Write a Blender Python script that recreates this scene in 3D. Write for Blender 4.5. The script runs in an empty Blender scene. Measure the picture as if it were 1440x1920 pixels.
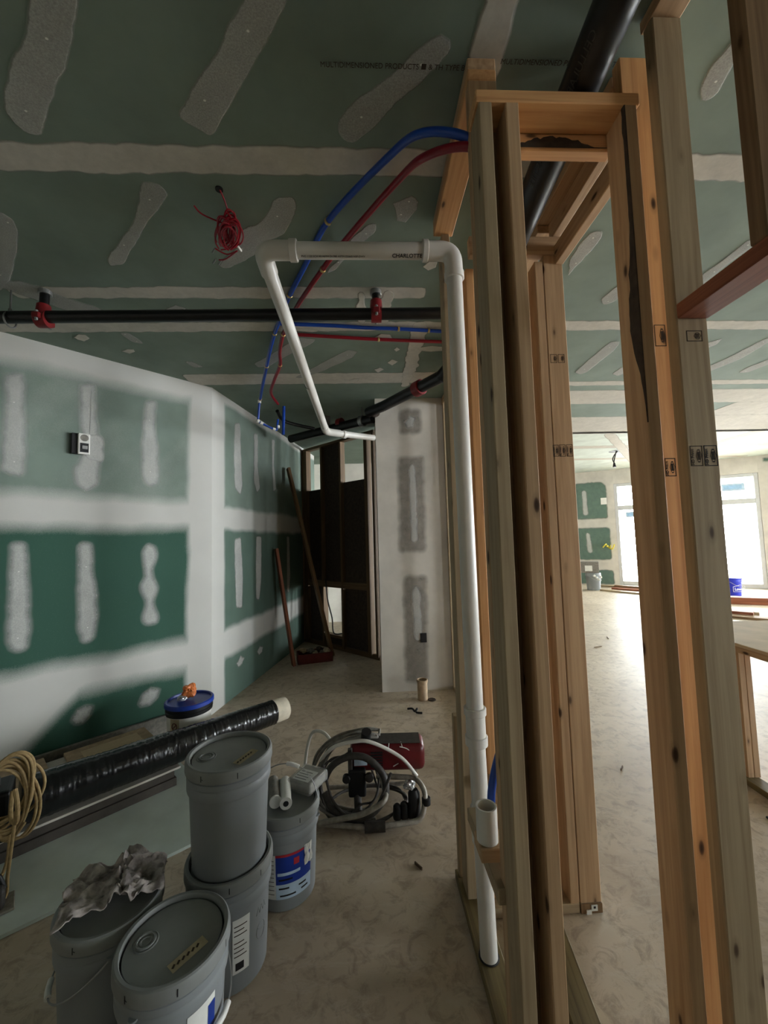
import bpy, bmesh, math, random
import numpy as np
from mathutils import Matrix, Vector, noise as mnoise
random.seed(7)
S = bpy.context.scene
COL = S.collection
R = math.radians

# ---------------------------------------------------------------- camera
cam_d = bpy.data.cameras.new('camera'); cam = bpy.data.objects.new('camera', cam_d); COL.objects.link(cam)
cam_d.sensor_fit = 'VERTICAL'; cam_d.sensor_height = 24.0; cam_d.lens = 740.0 / 1920.0 * 24.0
cam_d.clip_start = .02; cam_d.clip_end = 200
yaw, pitch, roll = R(2.59), R(3.95), R(-1.6)
Fv = Vector((math.sin(yaw)*math.cos(pitch), math.cos(yaw)*math.cos(pitch), math.sin(pitch)))
Rv = Vector((math.cos(yaw), -math.sin(yaw), 0)); Uv = Rv.cross(Fv)
R2 = math.cos(roll)*Rv + math.sin(roll)*Uv; U2 = -math.sin(roll)*Rv + math.cos(roll)*Uv
M = Matrix.Identity(4)
for i in range(3):
    M[i][0] = R2[i]; M[i][1] = U2[i]; M[i][2] = -Fv[i]
M[2][3] = 1.55
cam.matrix_world = M
S.camera = cam

# ---------------------------------------------------------------- sky, daylight through the windows, exposure
wd = bpy.data.worlds.new('overcast_sky'); S.world = wd; wd.use_nodes = True
bg = wd.node_tree.nodes['Background']; bg.inputs[0].default_value = (.90, .955, 1.0, 1); bg.inputs[1].default_value = 40.0
S.view_settings.view_transform = 'Standard'; S.view_settings.look = 'None'
S.view_settings.exposure = 0.28; S.view_settings.gamma = 1.0; S.view_settings.use_curve_mapping = False
S.cycles.max_bounces = 8; S.cycles.diffuse_bounces = 5; S.cycles.transparent_max_bounces = 16
S.cycles.use_denoising = True; S.cycles.sample_clamp_indirect = 8.0
S.cycles.caustics_reflective = False; S.cycles.caustics_refractive = False

WU = Vector((.8499, -.5269, 0)); WN = Vector((.5269, .8499, 0)); WO = Vector((7.46, 11.5, 0))   # window wall: along, outward, origin
def portal(name, centre, inward, w, h):
    l = bpy.data.lights.new(name, 'AREA'); l.shape = 'RECTANGLE'; l.size = w; l.size_y = h
    o = bpy.data.objects.new(name, l); COL.objects.link(o)
    q = Vector(inward).to_track_quat('-Z', 'Y'); o.rotation_euler = q.to_euler(); o.location = centre
    l.cycles.is_portal = True
WIN = [(0.0, 1.07), (1.13, 2.14), (2.20, 3.27), (3.62, 4.2)]                       # far window wall, span along WU
RWIN = [(-1.9, -.9), (1.0, 2.5), (3.1, 5.2)]    # side wall x = 6.4, span along y; unseen, rearmost one added for fill light
for a, b in WIN:
    portal('daylight_far_window', WO + WU*((a+b)/2) + WN*.30 + Vector((0, 0, 1.53)), -WN, b-a, 2.95)
for a, b in RWIN:
    portal('daylight_unseen_window', (6.65, (a+b)/2, 1.65), (-1, 0, 0), b-a, 2.7)

SWIN = [(6.3, 7.6)]
for a, b in SWIN:
    portal('daylight_unseen_window', (11.05, (a+b)/2, 1.65), (-1, 0, 0), b-a, 2.7)

# ---------------------------------------------------------------- materials
def srgb(r, g, b):
    f = lambda c: ((c/255+.055)/1.055)**2.4 if c > 10 else c/255/12.92
    return (f(r), f(g), f(b), 1)
MATS = {}
class N:
    def __init__(s, name):
        s.m = bpy.data.materials.new(name); s.m.use_nodes = True; s.t = s.m.node_tree
        s.b = s.t.nodes['Principled BSDF']; s.out = s.t.nodes['Material Output']
    def n(s, typ, **k):
        nd = s.t.nodes.new(typ)
        for a, v in k.items():
            if a in nd.inputs: nd.inputs[a].default_value = v
            else: setattr(nd, a, v)
        return nd
    def l(s, a, b): s.t.links.new(a, b)
    def coords(s, scale=(1, 1, 1), rnd=True):
        tc = s.n('ShaderNodeTexCoord'); v = tc.outputs['Object']
        if rnd:
            oi = s.n('ShaderNodeObjectInfo'); mu = s.n('ShaderNodeMath', operation='MULTIPLY'); mu.inputs[1].default_value = 37.0
            s.l(oi.outputs['Random'], mu.inputs[0]); ad = s.n('ShaderNodeVectorMath', operation='ADD'); s.l(v, ad.inputs[0]); s.l(mu.outputs[0], ad.inputs[1]); v = ad.outputs[0]
        mp = s.n('ShaderNodeMapping'); mp.inputs['Scale'].default_value = scale; s.l(v, mp.inputs['Vector']); return mp.outputs[0]
    def noise(s, vec, scale, detail=4, rough=.55, dist=0.):
        nd = s.n('ShaderNodeTexNoise'); nd.inputs['Scale'].default_value = scale; nd.inputs['Detail'].default_value = detail
        nd.inputs['Roughness'].default_value = rough; nd.inputs['Distortion'].default_value = dist
        s.l(vec, nd.inputs['Vector']); return nd.outputs['Fac']
    def ramp(s, fac, stops):
        r = s.n('ShaderNodeValToRGB'); e = r.color_ramp.elements
        while len(e) < len(stops): e.new(.5)
        for i, (p, c) in enumerate(stops):
            e[i].position = p; e[i].color = c if isinstance(c, tuple) else (c, c, c, 1)
        s.l(fac, r.inputs[0]); return r.outputs[0]
    def mix(s, fac, a, b, blend='MIX'):
        m = s.n('ShaderNodeMix', data_type='RGBA', blend_type=blend)
        for i, v in ((0, fac), (6, a), (7, b)):
            if isinstance(v, (int, float)): m.inputs[i].default_value = v
            elif isinstance(v, tuple): m.inputs[i].default_value = v
            else: s.l(v, m.inputs[i])
        return m.outputs[2]
    def bump(s, h, strength=.3, dist=.002):
        b = s.n('ShaderNodeBump'); b.inputs['Strength'].default_value = strength; b.inputs['Distance'].default_value = dist
        s.l(h, b.inputs['Height']); s.l(b.outputs[0], s.b.inputs['Normal'])
    def done(s, rough=.7, metal=0., spec=.4):
        s.b.inputs['Roughness'].default_value = rough; s.b.inputs['Metallic'].default_value = metal
        s.b.inputs['Specular IOR Level'].default_value = spec; MATS[s.m.name] = s.m; return s.m

def plain(name, c, rough=.6, metal=0., var=.12, scale=18., spec=.4, bump=.0):
    k = N(name); v = k.coords(); f = k.noise(v, scale)
    d = tuple(x*(1-var) for x in c[:3])+(1,); u = tuple(min(1, x*(1+var)) for x in c[:3])+(1,)
    k.l(k.ramp(f, [(.3, d), (.7, u)]), k.b.inputs['Base Color'])
    if bump: k.bump(k.noise(v, scale*6), bump)
    return k.done(rough, metal, spec)

def wood(name, light, dark, knot=True):
    k = N(name); v = k.coords((1, 1, 1))
    g = k.n('ShaderNodeMapping'); g.inputs['Scale'].default_value = (46, 46, 1.6); k.l(v, g.inputs[0])
    f = k.noise(g.outputs[0], 1.0, 5, .6, .6)
    g2 = k.n('ShaderNodeMapping'); g2.inputs['Scale'].default_value = (9, 9, .8); k.l(v, g2.inputs[0])
    f2 = k.noise(g2.outputs[0], 1.0, 3, .5)
    c = k.ramp(f, [(.30, dark), (.62, light)])
    c = k.mix(k.ramp(f2, [(.35, .0), (.75, .45)]), c, tuple(x*.62 for x in light[:3])+(1,))
    if knot:
        g3 = k.n('ShaderNodeMapping'); g3.inputs['Scale'].default_value = (13, 13, 5.0); k.l(v, g3.inputs[0])
        vo = k.n('ShaderNodeTexVoronoi'); vo.inputs['Scale'].default_value = 1.0; k.l(g3.outputs[0], vo.inputs['Vector'])
        kn = k.ramp(vo.outputs['Distance'], [(.05, 1.), (.085, .85), (.12, .25), (.2, .0)])
        c = k.mix(kn, c, (.045, .018, .006, 1))
    k.l(c, k.b.inputs['Base Color']); k.bump(f, .25, .0012)
    return k.done(.62, 0, .25)

def board(name, green, mud, attr=True):
    """gypsum board: paper colour, coated with joint compound where the attribute 'mud' says so"""
    k = N(name); v = k.coords((1, 1, 1), False)
    f = k.noise(v, 3.0, 5, .6); ff = k.noise(v, 150.0, 3, .6)
    g = k.ramp(f, [(.3, tuple(x*.88 for x in green[:3])+(1,)), (.7, tuple(x*1.14 for x in green[:3])+(1,))])
    m = k.ramp(f, [(.3, tuple(x*.94 for x in mud[:3])+(1,)), (.7, mud)])
    if attr:
        at = k.n('ShaderNodeAttribute', attribute_name='mud')
        a = k.n('ShaderNodeMath', operation='MULTIPLY_ADD'); k.l(ff, a.inputs[0]); a.inputs[1].default_value = .3; a.inputs[2].default_value = -.15
        b = k.n('ShaderNodeMath', operation='ADD'); k.l(a.outputs[0], b.inputs[0]); k.l(at.outputs['Fac'], b.inputs[1])
        c = k.mix(k.ramp(b.outputs[0], [(.06, 0.), (.9, 1.)]), g, m)
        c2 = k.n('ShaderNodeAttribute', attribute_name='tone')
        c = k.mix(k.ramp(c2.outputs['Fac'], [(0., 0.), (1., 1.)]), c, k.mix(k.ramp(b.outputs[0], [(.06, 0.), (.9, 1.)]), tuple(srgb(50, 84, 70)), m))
    else: c = g
    k.l(c, k.b.inputs['Base Color']); k.bump(ff, .06, .001)
    return k.done(.75, 0, .25)

def coat(name, col, lo, hi, scale=70., smear=None):
    """thin joint compound: opacity from the vertex attribute 'a' and a mottle"""
    k = N(name); v = k.coords((1, 1, 1) if not smear else smear, True); f = k.noise(v, scale, 4, .7)
    at = k.n('ShaderNodeAttribute', attribute_name='a')
    mo = k.ramp(f, [(.3, lo), (.7, hi)])
    mu = k.n('ShaderNodeMath', operation='MULTIPLY'); k.l(mo, mu.inputs[0]); k.l(at.outputs['Fac'], mu.inputs[1])
    k.l(mu.outputs[0], k.b.inputs['Alpha'])
    f2 = k.noise(v, 9., 4)
    k.l(k.ramp(f2, [(.3, tuple(x*.86 for x in col[:3])+(1,)), (.7, col)]), k.b.inputs['Base Color'])
    return k.done(.8, 0, .2)

GREEN = srgb(118, 132, 121); MUD = srgb(194, 193, 187)
wood('pine', srgb(196, 164, 128), srgb(162, 128, 94)); wood('pine_grey', srgb(174, 154, 124), srgb(142, 121, 94))
wood('pine_orange', srgb(218, 168, 116), srgb(186, 132, 84)); wood('treated_pine', srgb(128, 112, 76), srgb(78, 66, 42), False)
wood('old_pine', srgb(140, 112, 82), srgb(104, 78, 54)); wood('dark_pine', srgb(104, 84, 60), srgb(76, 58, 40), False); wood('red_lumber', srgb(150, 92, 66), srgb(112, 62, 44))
board('greenboard_ceiling', GREEN, MUD); board('greenboard_wall', srgb(116, 130, 120), MUD); board('plain_board', srgb(192, 187, 177), MUD, False)
board('floor_board', srgb(200, 210, 203), MUD, False)
coat('mud_thin', srgb(192, 192, 187), .5, .82, 190.); coat('mud_tape', srgb(200, 196, 186), .86, 1.0, 30.); coat('mud_soft', srgb(200, 200, 195), .62, .9, 120.)
coat('paper_grey', srgb(140, 134, 126), .42, .62, 12.); coat('paper_green', srgb(98, 121, 109), .78, .95, 10.)
plain('pvc_white', srgb(208, 205, 198), .32, var=.04, scale=9); plain('abs_black', srgb(20, 19, 18), .38, var=.3, scale=14)
plain('steel_black', srgb(17, 16, 16), .35, var=.4, scale=25); plain('pex_blue', srgb(18, 62, 150), .32, var=.08)
plain('pex_red', srgb(128, 18, 32), .32, var=.08); plain('clamp_red', srgb(120, 26, 30), .45, var=.25); plain('brass', srgb(196, 168, 110), .35, .8)
plain('wire_red', srgb(150, 12, 34), .4, var=.2); plain('galvanised', srgb(150, 150, 148), .4, .7); plain('white_plastic', srgb(222, 220, 214), .45, var=.05)
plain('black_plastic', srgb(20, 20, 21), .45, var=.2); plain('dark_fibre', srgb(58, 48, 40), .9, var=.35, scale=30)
plain('bucket_grey', srgb(128, 132, 134), .42, var=.05, scale=7); plain('bucket_lid_grey', srgb(128, 130, 128), .5, var=.1, scale=10)
plain('groove_dark', srgb(22, 22, 23), .6); plain('ink', srgb(26, 24, 24), .8, var=.1); plain('ink_red', srgb(120, 40, 40), .8, var=.1)
plain('ink_faint', srgb(62, 50, 38), .85); plain('paper_tan', srgb(176, 162, 134), .8, var=.15, scale=40); plain('paper_white', srgb(218, 218, 212), .75, var=.06)
plain('label_blue', srgb(22, 52, 138), .4, var=.15); plain('label_pale', srgb(178, 198, 216), .5); plain('label_red', srgb(168, 40, 52), .45)
plain('lid_blue', srgb(30, 60, 150), .4, var=.08); plain('bucket_blue', srgb(30, 44, 176), .4, var=.05); plain('sprayer_red', srgb(92, 20, 25), .38, var=.25, scale=12)
plain('hose_grey', srgb(120, 116, 108), .6, var=.3, scale=40); plain('hose_dark', srgb(58, 54, 50), .55, var=.35, scale=40); plain('frame_steel', srgb(150, 144, 134), .5, .25, var=.3, scale=35)
plain('rope_tan', srgb(158, 134, 94), .85, var=.25, scale=60); plain('rag_grey', srgb(172, 162, 157), .95, var=.55, scale=30, bump=.8)
plain('wrap_black', srgb(20, 20, 21), .22, var=.3, scale=20, spec=.6); plain('felt_white', srgb(206, 196, 176), .9, var=.12)
plain('foil_silver', srgb(176, 176, 178), .25, .6); plain('wrapper_orange', srgb(196, 110, 56), .4, var=.4, scale=60); plain('amber', srgb(170, 110, 40), .35)
plain('crate_red', srgb(96, 34, 30), .6, var=.2); plain('yellow_cable', srgb(206, 190, 60), .5); plain('plywood', srgb(196, 172, 140), .7, var=.14, scale=6)
plain('sticker_blue', srgb(150, 184, 214), .5); plain('gypsum_shade', srgb(70, 64, 58), .8, var=.2); plain('frame_white', srgb(188, 188, 187), .4, var=.03); plain('dust_tan', srgb(168, 146, 120), .9, var=.25, scale=20)
# floor: dusty troweled concrete
k = N('concrete'); v = k.coords((1, 1, 1), False)
a = k.noise(v, 1.1, 6, .62, .3); b = k.noise(v, 13., 7, .7, .8); c = k.noise(v, 60., 3, .6)
col = k.ramp(a, [(.3, srgb(172, 155, 134)), (.55, srgb(197, 181, 160)), (.78, srgb(212, 199, 181))])
col = k.mix(k.ramp(b, [(.48, 0.), (.64, .55), (.72, .3)]), col, srgb(128, 108, 90))
mp = k.n('ShaderNodeMapping'); mp.inputs['Scale'].default_value = (2.2, 6.5, 1); mp.inputs['Rotation'].default_value = (0, 0, .5); k.l(v, mp.inputs[0])
d = k.noise(mp.outputs[0], 2.2, 7, .7, 1.6)
col = k.mix(k.ramp(d, [(.54, 0.), (.62, .3), (.68, .05)]), col, srgb(206, 196, 182))
k.l(col, k.b.inputs['Base Color']); k.bump(c, .15, .002); k.done(.48, 0, .45)
# textured white paint
k = N('white_paint'); v = k.coords((1, 1, 1), False); f = k.noise(v, 4., 3); k.l(k.ramp(f, [(.3, srgb(214, 210, 200)), (.7, srgb(228, 225, 218))]), k.b.inputs['Base Color']); k.bump(k.noise(v, 90., 2), .35, .002); k.done(.7)
# window glass
k = N('window_glass'); g = k.n('ShaderNodeBsdfGlossy'); g.inputs['Roughness'].default_value = .02; t = k.n('ShaderNodeBsdfTransparent'); mx = k.n('ShaderNodeMixShader'); mx.inputs[0].default_value = .06
k.l(t.outputs[0], mx.inputs[1]); k.l(g.outputs[0], mx.inputs[2]); k.l(mx.outputs[0], k.out.inputs[0]); MATS['window_glass'] = k.m
# clear bag
k = N('clear_film'); k.b.inputs['Alpha'].default_value = .35; k.b.inputs['Base Color'].default_value = srgb(200, 200, 196); k.done(.15, 0, .6)

# ---------------------------------------------------------------- mesh helpers
def tag(o, label=None, cat=None, group=None, kind=None):
    for kk, vv in (('label', label), ('category', cat), ('group', group), ('kind', kind)):
        if vv: o[kk] = vv
    return o
def empty(name, loc, label, cat, group=None):
    o = bpy.data.objects.new(name, None); o.location = loc; o.empty_display_size = .1; COL.objects.link(o); WORLD[o.name] = Matrix.Translation(Vector(loc))
    return tag(o, label, cat, group)
WORLD = {}
def attach(o, parent):
    if parent is not None:
        o.parent = parent; o.matrix_parent_inverse = WORLD[parent.name].inverted()
def mk(name, verts, faces, mat, parent=None, smooth=None, recentre=True, world=None):
    """link one mesh object; verts in world coordinates (recentred to the middle of its base)"""
    me = bpy.data.meshes.new(name); me.from_pydata([tuple(v) for v in verts], [], faces)
    if recentre:
        a = np.array([tuple(v) for v in verts]); c = (a.min(0)+a.max(0))/2; c[2] = a[:, 2].min(); me.transform(Matrix.Translation(Vector(-c)))
        mw = Matrix.Translation(Vector(c))
    else: mw = world or Matrix.Identity(4)
    me.update(); me.materials.append(MATS[mat])
    if smooth is not None:
        me.shade_smooth() if hasattr(me, 'shade_smooth') else None
        me.set_sharp_from_angle(angle=R(smooth))
    o = bpy.data.objects.new(name, me); COL.objects.link(o); o.matrix_world = mw; WORLD[o.name] = mw.copy()
    attach(o, parent)
    return o
def box_vf(x0, x1, y0, y1, z0, z1, bev=0.):
    bm = bmesh.new(); bmesh.ops.create_cube(bm, size=1.)
    for v in bm.verts: v.co = Vector(((x0+x1)/2+v.co.x*(x1-x0), (y0+y1)/2+v.co.y*(y1-y0), (z0+z1)/2+v.co.z*(z1-z0)))
    if bev: bmesh.ops.bevel(bm, geom=bm.edges[:], offset=bev, segments=1 if bev < .006 else 3, profile=.5, affect='EDGES')
    vs = [v.co.copy() for v in bm.verts]; bm.verts.index_update(); fs = [[v.index for v in f.verts] for f in bm.faces]; bm.free(); return vs, fs
def box(name, x0, x1, y0, y1, z0, z1, mat, parent=None, bev=0., smooth=None):
    vs, fs = box_vf(x0, x1, y0, y1, z0, z1, bev); return mk(name, vs, fs, mat, parent, smooth)
def lumber(name, p0, p1, w, d, mat='pine', parent=None, side=None, bev=.0028):
    """a board from p0 to p1 (centre line); w across, d thick; side = direction of w"""
    p0, p1 = Vector(p0), Vector(p1); L = (p1-p0).length; z = (p1-p0).normalized()
    s = Vector(side) if side else (Vector((1, 0, 0)) if abs(z.x) < .9 else Vector((0, 1, 0)))
    x = (s - z*s.dot(z)).normalized(); y = z.cross(x)
    m = Matrix((x, y, z)).transposed().to_4x4(); m.translation = p0
    vs, fs = box_vf(-w/2, w/2, -d/2, d/2, 0, L, bev)
    return mk(name, vs, fs, mat, parent, None, False, m)
def stud(name, x0, x1, y0, y1, z0, z1, mat='pine', parent=None, bev=.0028):
    """axis-aligned board; grain along its longest side"""
    dx, dy, dz = x1-x0, y1-y0, z1-z0; c = ((x0+x1)/2, (y0+y1)/2, (z0+z1)/2)
    if dz >= dx and dz >= dy: return lumber(name, (c[0], c[1], z0), (c[0], c[1], z1), dx, dy, mat, parent, (1, 0, 0), bev)
    if dy >= dx: return lumber(name, (c[0], y0, c[2]), (c[0], y1, c[2]), dx, dz, mat, parent, (1, 0, 0), bev)
    return lumber(name, (x0, c[1], c[2]), (x1, c[1], c[2]), dy, dz, mat, parent, (0, 1, 0), bev)
def lathe_vf(prof, seg=48, a0=0., a1=2*math.pi, origin=(0, 0, 0)):
    full = abs(a1-a0-2*math.pi) < 1e-6; n = seg if full else seg+1; vs = []; fs = []; ox, oy, oz = origin
    for r, z in prof:
        for i in range(n):
            t = a0+(a1-a0)*i/seg; vs.append((ox+r*math.cos(t), oy+r*math.sin(t), oz+z))
    for j in range(len(prof)-1):
        for i in range(seg):
            q = (i+1) % n
            fs.append((j*n+i, j*n+q, (j+1)*n+q, (j+1)*n+i))
    return vs, fs
def lathe(name, prof, mat, parent=None, seg=48, origin=(0, 0, 0), smooth=35, **k):
    vs, fs = lathe_vf(prof, seg, origin=origin, **k); return mk(name, vs, fs, mat, parent, smooth)
def catmull(pts, n=6, closed=False):
    P = [Vector(p) for p in pts]; out = []; m = len(P)
    for i in range(m if closed else m-1):
        g = lambda k: P[k % m] if closed else P[min(max(k, 0), m-1)]
        a, b, c, d = g(i-1), g(i), g(i+1), g(i+2)
        for j in range(n):
            t = j/n; out.append(.5*((2*b)+(c-a)*t+(2*a-5*b+4*c-d)*t*t+(3*b-a-3*c+d)*t**3))
    if not closed: out.append(P[-1])
    return out
def fillet(pts, r, n=6):
    P = [Vector(p) for p in pts]; out = [P[0]]
    for i in range(1, len(P)-1):
        a = (P[i-1]-P[i]); b = (P[i+1]-P[i]); k = min(r, a.length*.45, b.length*.45); A = P[i]+a.normalized()*k; B = P[i]+b.normalized()*k
        for j in range(n+1):
            t = j/n; out.append(A.lerp(P[i], t).lerp(P[i].lerp(B, t), t))
    out.append(P[-1]); return out
def sweep_vf(pts, r, seg=10, closed=False, cap=True):
    P = [Vector(p) for p in pts]; n = len(P); vs = []; fs = []; up = None
    for i in range(n):
        t = (P[(i+1) % n]-P[i-1]) if closed else (P[min(i+1, n-1)]-P[max(i-1, 0)]); t.normalize()
        if up is None: up = t.orthogonal().normalized()
        else:
            up = up-t*up.dot(t); up = up.normalized() if up.length > 1e-6 else t.orthogonal().normalized()
        w = t.cross(up); rr = r[i] if isinstance(r, (list, tuple)) else r
        for j in range(seg):
            a = 2*math.pi*j/seg; vs.append(P[i]+(up*math.cos(a)+w*math.sin(a))*rr)
    for i in range(n if closed else n-1):
        q = (i+1) % n
        for j in range(seg): fs.append((i*seg+j, i*seg+(j+1) % seg, q*seg+(j+1) % seg, q*seg+j))
    if cap and not closed:
        fs.append(tuple(range(seg))[::-1]); fs.append(tuple((n-1)*seg+j for j in range(seg)))
    return vs, fs
def tube(name, pts, r, mat, parent=None, seg=12, closed=False, cap=True, smooth=40):
    vs, fs = sweep_vf(pts, r, seg, closed, cap); return mk(name, vs, fs, mat, parent, smooth)
def tubes(name, lines, r, mat, parent=None, seg=6):
    """several strands of one continuous cord"""
    V = []; Fc = []
    for p in lines:
        vs, fs = sweep_vf(p, r, seg); o = len(V); V += vs; Fc += [tuple(o+i for i in f) for f in fs]
    return mk(name, V, Fc, mat, parent, 50)
def text(s, size, origin, xd, yd, mat='ink', parent=None, name='lettering', align='LEFT', bold=0.):
    c = bpy.data.curves.new(name, 'FONT'); c.body = s; c.size = size; c.align_x = align; c.extrude = .0002; c.offset = bold; c.materials.append(MATS[mat])
    o = bpy.data.objects.new(name, c); COL.objects.link(o); x = Vector(xd).normalized(); y = Vector(yd); y = (y-x*y.dot(x)).normalized(); z = x.cross(y)
    m = Matrix((x, y, z)).transposed().to_4x4(); m.translation = Vector(origin); o.matrix_world = m; WORLD[o.name] = m; attach(o, parent); return o
def patch(name, poly, frame, mat, parent, feather=.006, jitter=.004, h=.0015, step=.02, seed=0, kind=None):
    """a thin irregular coat lying on a surface; poly in surface coordinates; frame(u, v, h) -> world"""
    P = [Vector((x, y)) for x, y in poly]; area = sum(P[i].x*P[(i+1) % len(P)].y-P[(i+1) % len(P)].x*P[i].y for i in range(len(P)))
    if area < 0: P.reverse()
    Q = []
    for i in range(len(P)):
        a, b = P[i], P[(i+1) % len(P)]; n = max(1, int((b-a).length/step))
        for j in range(n): Q.append(a.lerp(b, j/n))
    n = len(Q)
    if n > 24 and jitter < .03:
        for _ in range(2): Q = [(Q[i-1]+Q[i]*2+Q[(i+1) % n])/4 for i in range(n)]
    out = []; inn = []
    for i in range(n):
        t = (Q[(i+1) % n]-Q[i-1]); nn = Vector((-t.y, t.x)); nn = nn.normalized() if nn.length > 1e-9 else Vector((0, 1))
        e = mnoise.noise(Vector((Q[i].x*14+seed, Q[i].y*14, seed*1.7)))*jitter*1.6+mnoise.noise(Vector((Q[i].x*60, Q[i].y*60, seed)))*jitter*.8
        out.append(Q[i]-nn*(e+feather*.5)); inn.append(Q[i]-nn*(e-feather*.5))
    vs = [frame(p.x, p.y, h*.35) for p in out]+[frame(p.x, p.y, h) for p in inn]
    fs = [(i, (i+1) % n, n+(i+1) % n, n+i) for i in range(n)]+[tuple(range(n, 2*n))]
    o = mk(name, vs, fs, mat, parent)
    at = o.data.attributes.new('a', 'FLOAT', 'POINT'); at.data.foreach_set('value', [0.]*n+[1.]*n)
    if kind: o['kind'] = kind
    return o

# ---------------------------------------------------------------- measured outlines of the joint compound (metres)
CEIL_PATCHES=[
 [(-0.862,0.999),(-0.735,0.996),(-0.84,1.113),(-0.978,1.234),(-1.09,1.335),(-1.15,1.391),(-1.2,1.379),(-1.2,1.311),(-1.16,1.253),(-1.06,1.171),(-0.954,1.091)],
 [(-0.285,0.985),(-0.163,0.982),(-0.253,1.087),(-0.332,1.169),(-0.479,1.323),(-0.534,1.384),(-0.628,1.314),(-0.586,1.274),(-0.526,1.217),(-0.436,1.137),(-0.392,1.096),(-0.359,1.053)],
 [(0.259,1.063),(0.305,1.087),(0.289,1.114),(0.216,1.187),(0.142,1.251),(0.061,1.341),(-0.019,1.397),(-0.062,1.378),(-0.068,1.328),(-0.042,1.28),(0.041,1.221),(0.127,1.166),(0.189,1.109)],
 [(-1.65,1.716),(-1.58,1.729),(-1.57,1.767),(-1.6,1.829),(-1.72,1.967),(-1.93,2.171),(-2.08,2.288),(-2.2,2.313)],
 [(-0.89,1.565),(-0.819,1.574),(-0.811,1.619),(-0.877,1.687),(-0.962,1.761),(-1.13,1.927),(-1.26,2.061),(-1.34,2.078),(-1.32,2.022),(-1.17,1.892),(-1.06,1.792),(-0.982,1.702),(-0.927,1.621)],
 [(-0.364,1.639),(-0.282,1.63),(-0.277,1.68),(-0.31,1.754),(-0.374,1.851),(-0.447,1.886),(-0.506,1.959),(-0.714,2.092),(-0.766,2.08),(-0.695,1.999),(-0.603,1.923),(-0.594,1.853),(-0.54,1.803),(-0.473,1.786),(-0.42,1.725)],
 [(0.15,1.66),(0.196,1.643),(0.234,1.624),(0.266,1.653),(0.262,1.693),(0.219,1.763),(0.181,1.755),(0.169,1.703)],
 [(0.043,1.781),(0.086,1.771),(0.082,1.82),(0.043,1.871),(-0.07,1.995),(-0.134,2.098),(-0.19,2.134),(-0.178,2.098),(-0.098,1.995),(-0.023,1.848)],
 [(1.14,0.999),(1.2,1.028),(1.22,1.072),(1.22,1.121),(1.25,1.212),(1.22,1.235),(1.17,1.19),(1.15,1.137),(1.16,1.08),(1.16,1.035)],
 [(1.15,2.027),(1.14,1.892),(1.15,1.818),(1.21,1.808),(1.23,1.872),(1.23,1.942),(1.21,2.083),(1.21,2.155)],
 [(1.54,2.372),(1.55,2.272),(1.58,2.192),(1.66,2.299),(1.64,2.402),(1.59,2.433)],
 [(2.01,2.14),(2.02,2),(2.01,1.861),(2.07,1.851),(2.09,1.905),(2.08,2.044),(2.09,2.23)],
 [(1.97,3.493),(1.95,3.155),(1.95,2.918),(2.02,2.908),(2.07,3.034),(2.08,3.496),(2.04,3.542)],
 [(2.35,3.533),(2.35,3.395),(2.38,3.338),(2.48,3.489),(2.44,3.583)],
 [(2.76,2.949),(2.83,2.872),(2.87,2.973),(2.84,3.044)],
 [(3.17,3.396),(3.19,3.148),(3.18,2.897),(3.21,2.843),(3.27,2.898),(3.33,3.229),(3.28,3.505)],
 [(3.59,3.527),(3.57,3.404),(3.6,3.233),(3.71,3.333),(3.69,3.53)],
 [(-0.908,3.254),(-0.717,3.079),(-0.469,2.832),(-0.34,2.848),(-0.38,2.922),(-0.598,3.115),(-0.806,3.314),(-0.895,3.331)],
 [(-0.62,3.547),(-0.285,3.191),(-0.111,3.021),(-0.034,3.055),(-0.085,3.158),(-0.36,3.423),(-0.578,3.57)],
 [(0.1,3.391),(0.152,3.351),(0.189,3.393),(0.137,3.454)],
 [(0.208,3.255),(0.247,3.199),(0.301,3.237),(0.254,3.313)],
 [(-0.131,3.627),(-0.073,3.582),(-0.027,3.583),(-0.066,3.666)],
 [(0.09,2.838),(0.14,2.787),(0.207,2.796),(0.225,2.854),(0.166,2.868)],
 [(0.252,3.025),(0.273,2.987),(0.3,3.026),(0.27,3.059)],
 [(0.342,2.072),(0.379,2.025),(0.417,2.024),(0.421,2.079),(0.38,2.104)],
 [(-0.49,2.708),(-0.378,2.709),(-0.297,2.736),(-0.358,2.763),(-0.468,2.743)],
 [(-2.05,2.813),(-1.99,2.774),(-1.95,2.781),(-1.95,2.828),(-2.02,2.875),(-2.05,2.847)],
 [(-1.7,2.751),(-1.64,2.751),(-1.62,2.845),(-1.62,2.915),(-1.69,2.886),(-1.7,2.817)],
 [(-1.85,3.025),(-1.79,2.99),(-1.74,2.996),(-1.75,3.034),(-1.81,3.065)],
 [(-1.46,3.203),(-1.4,3.204),(-1.34,3.316),(-1.43,3.324)],
 [(-1.25,2.476),(-1.16,2.425),(-1.11,2.459),(-1.11,2.512),(-1.24,2.524)],
]
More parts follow.
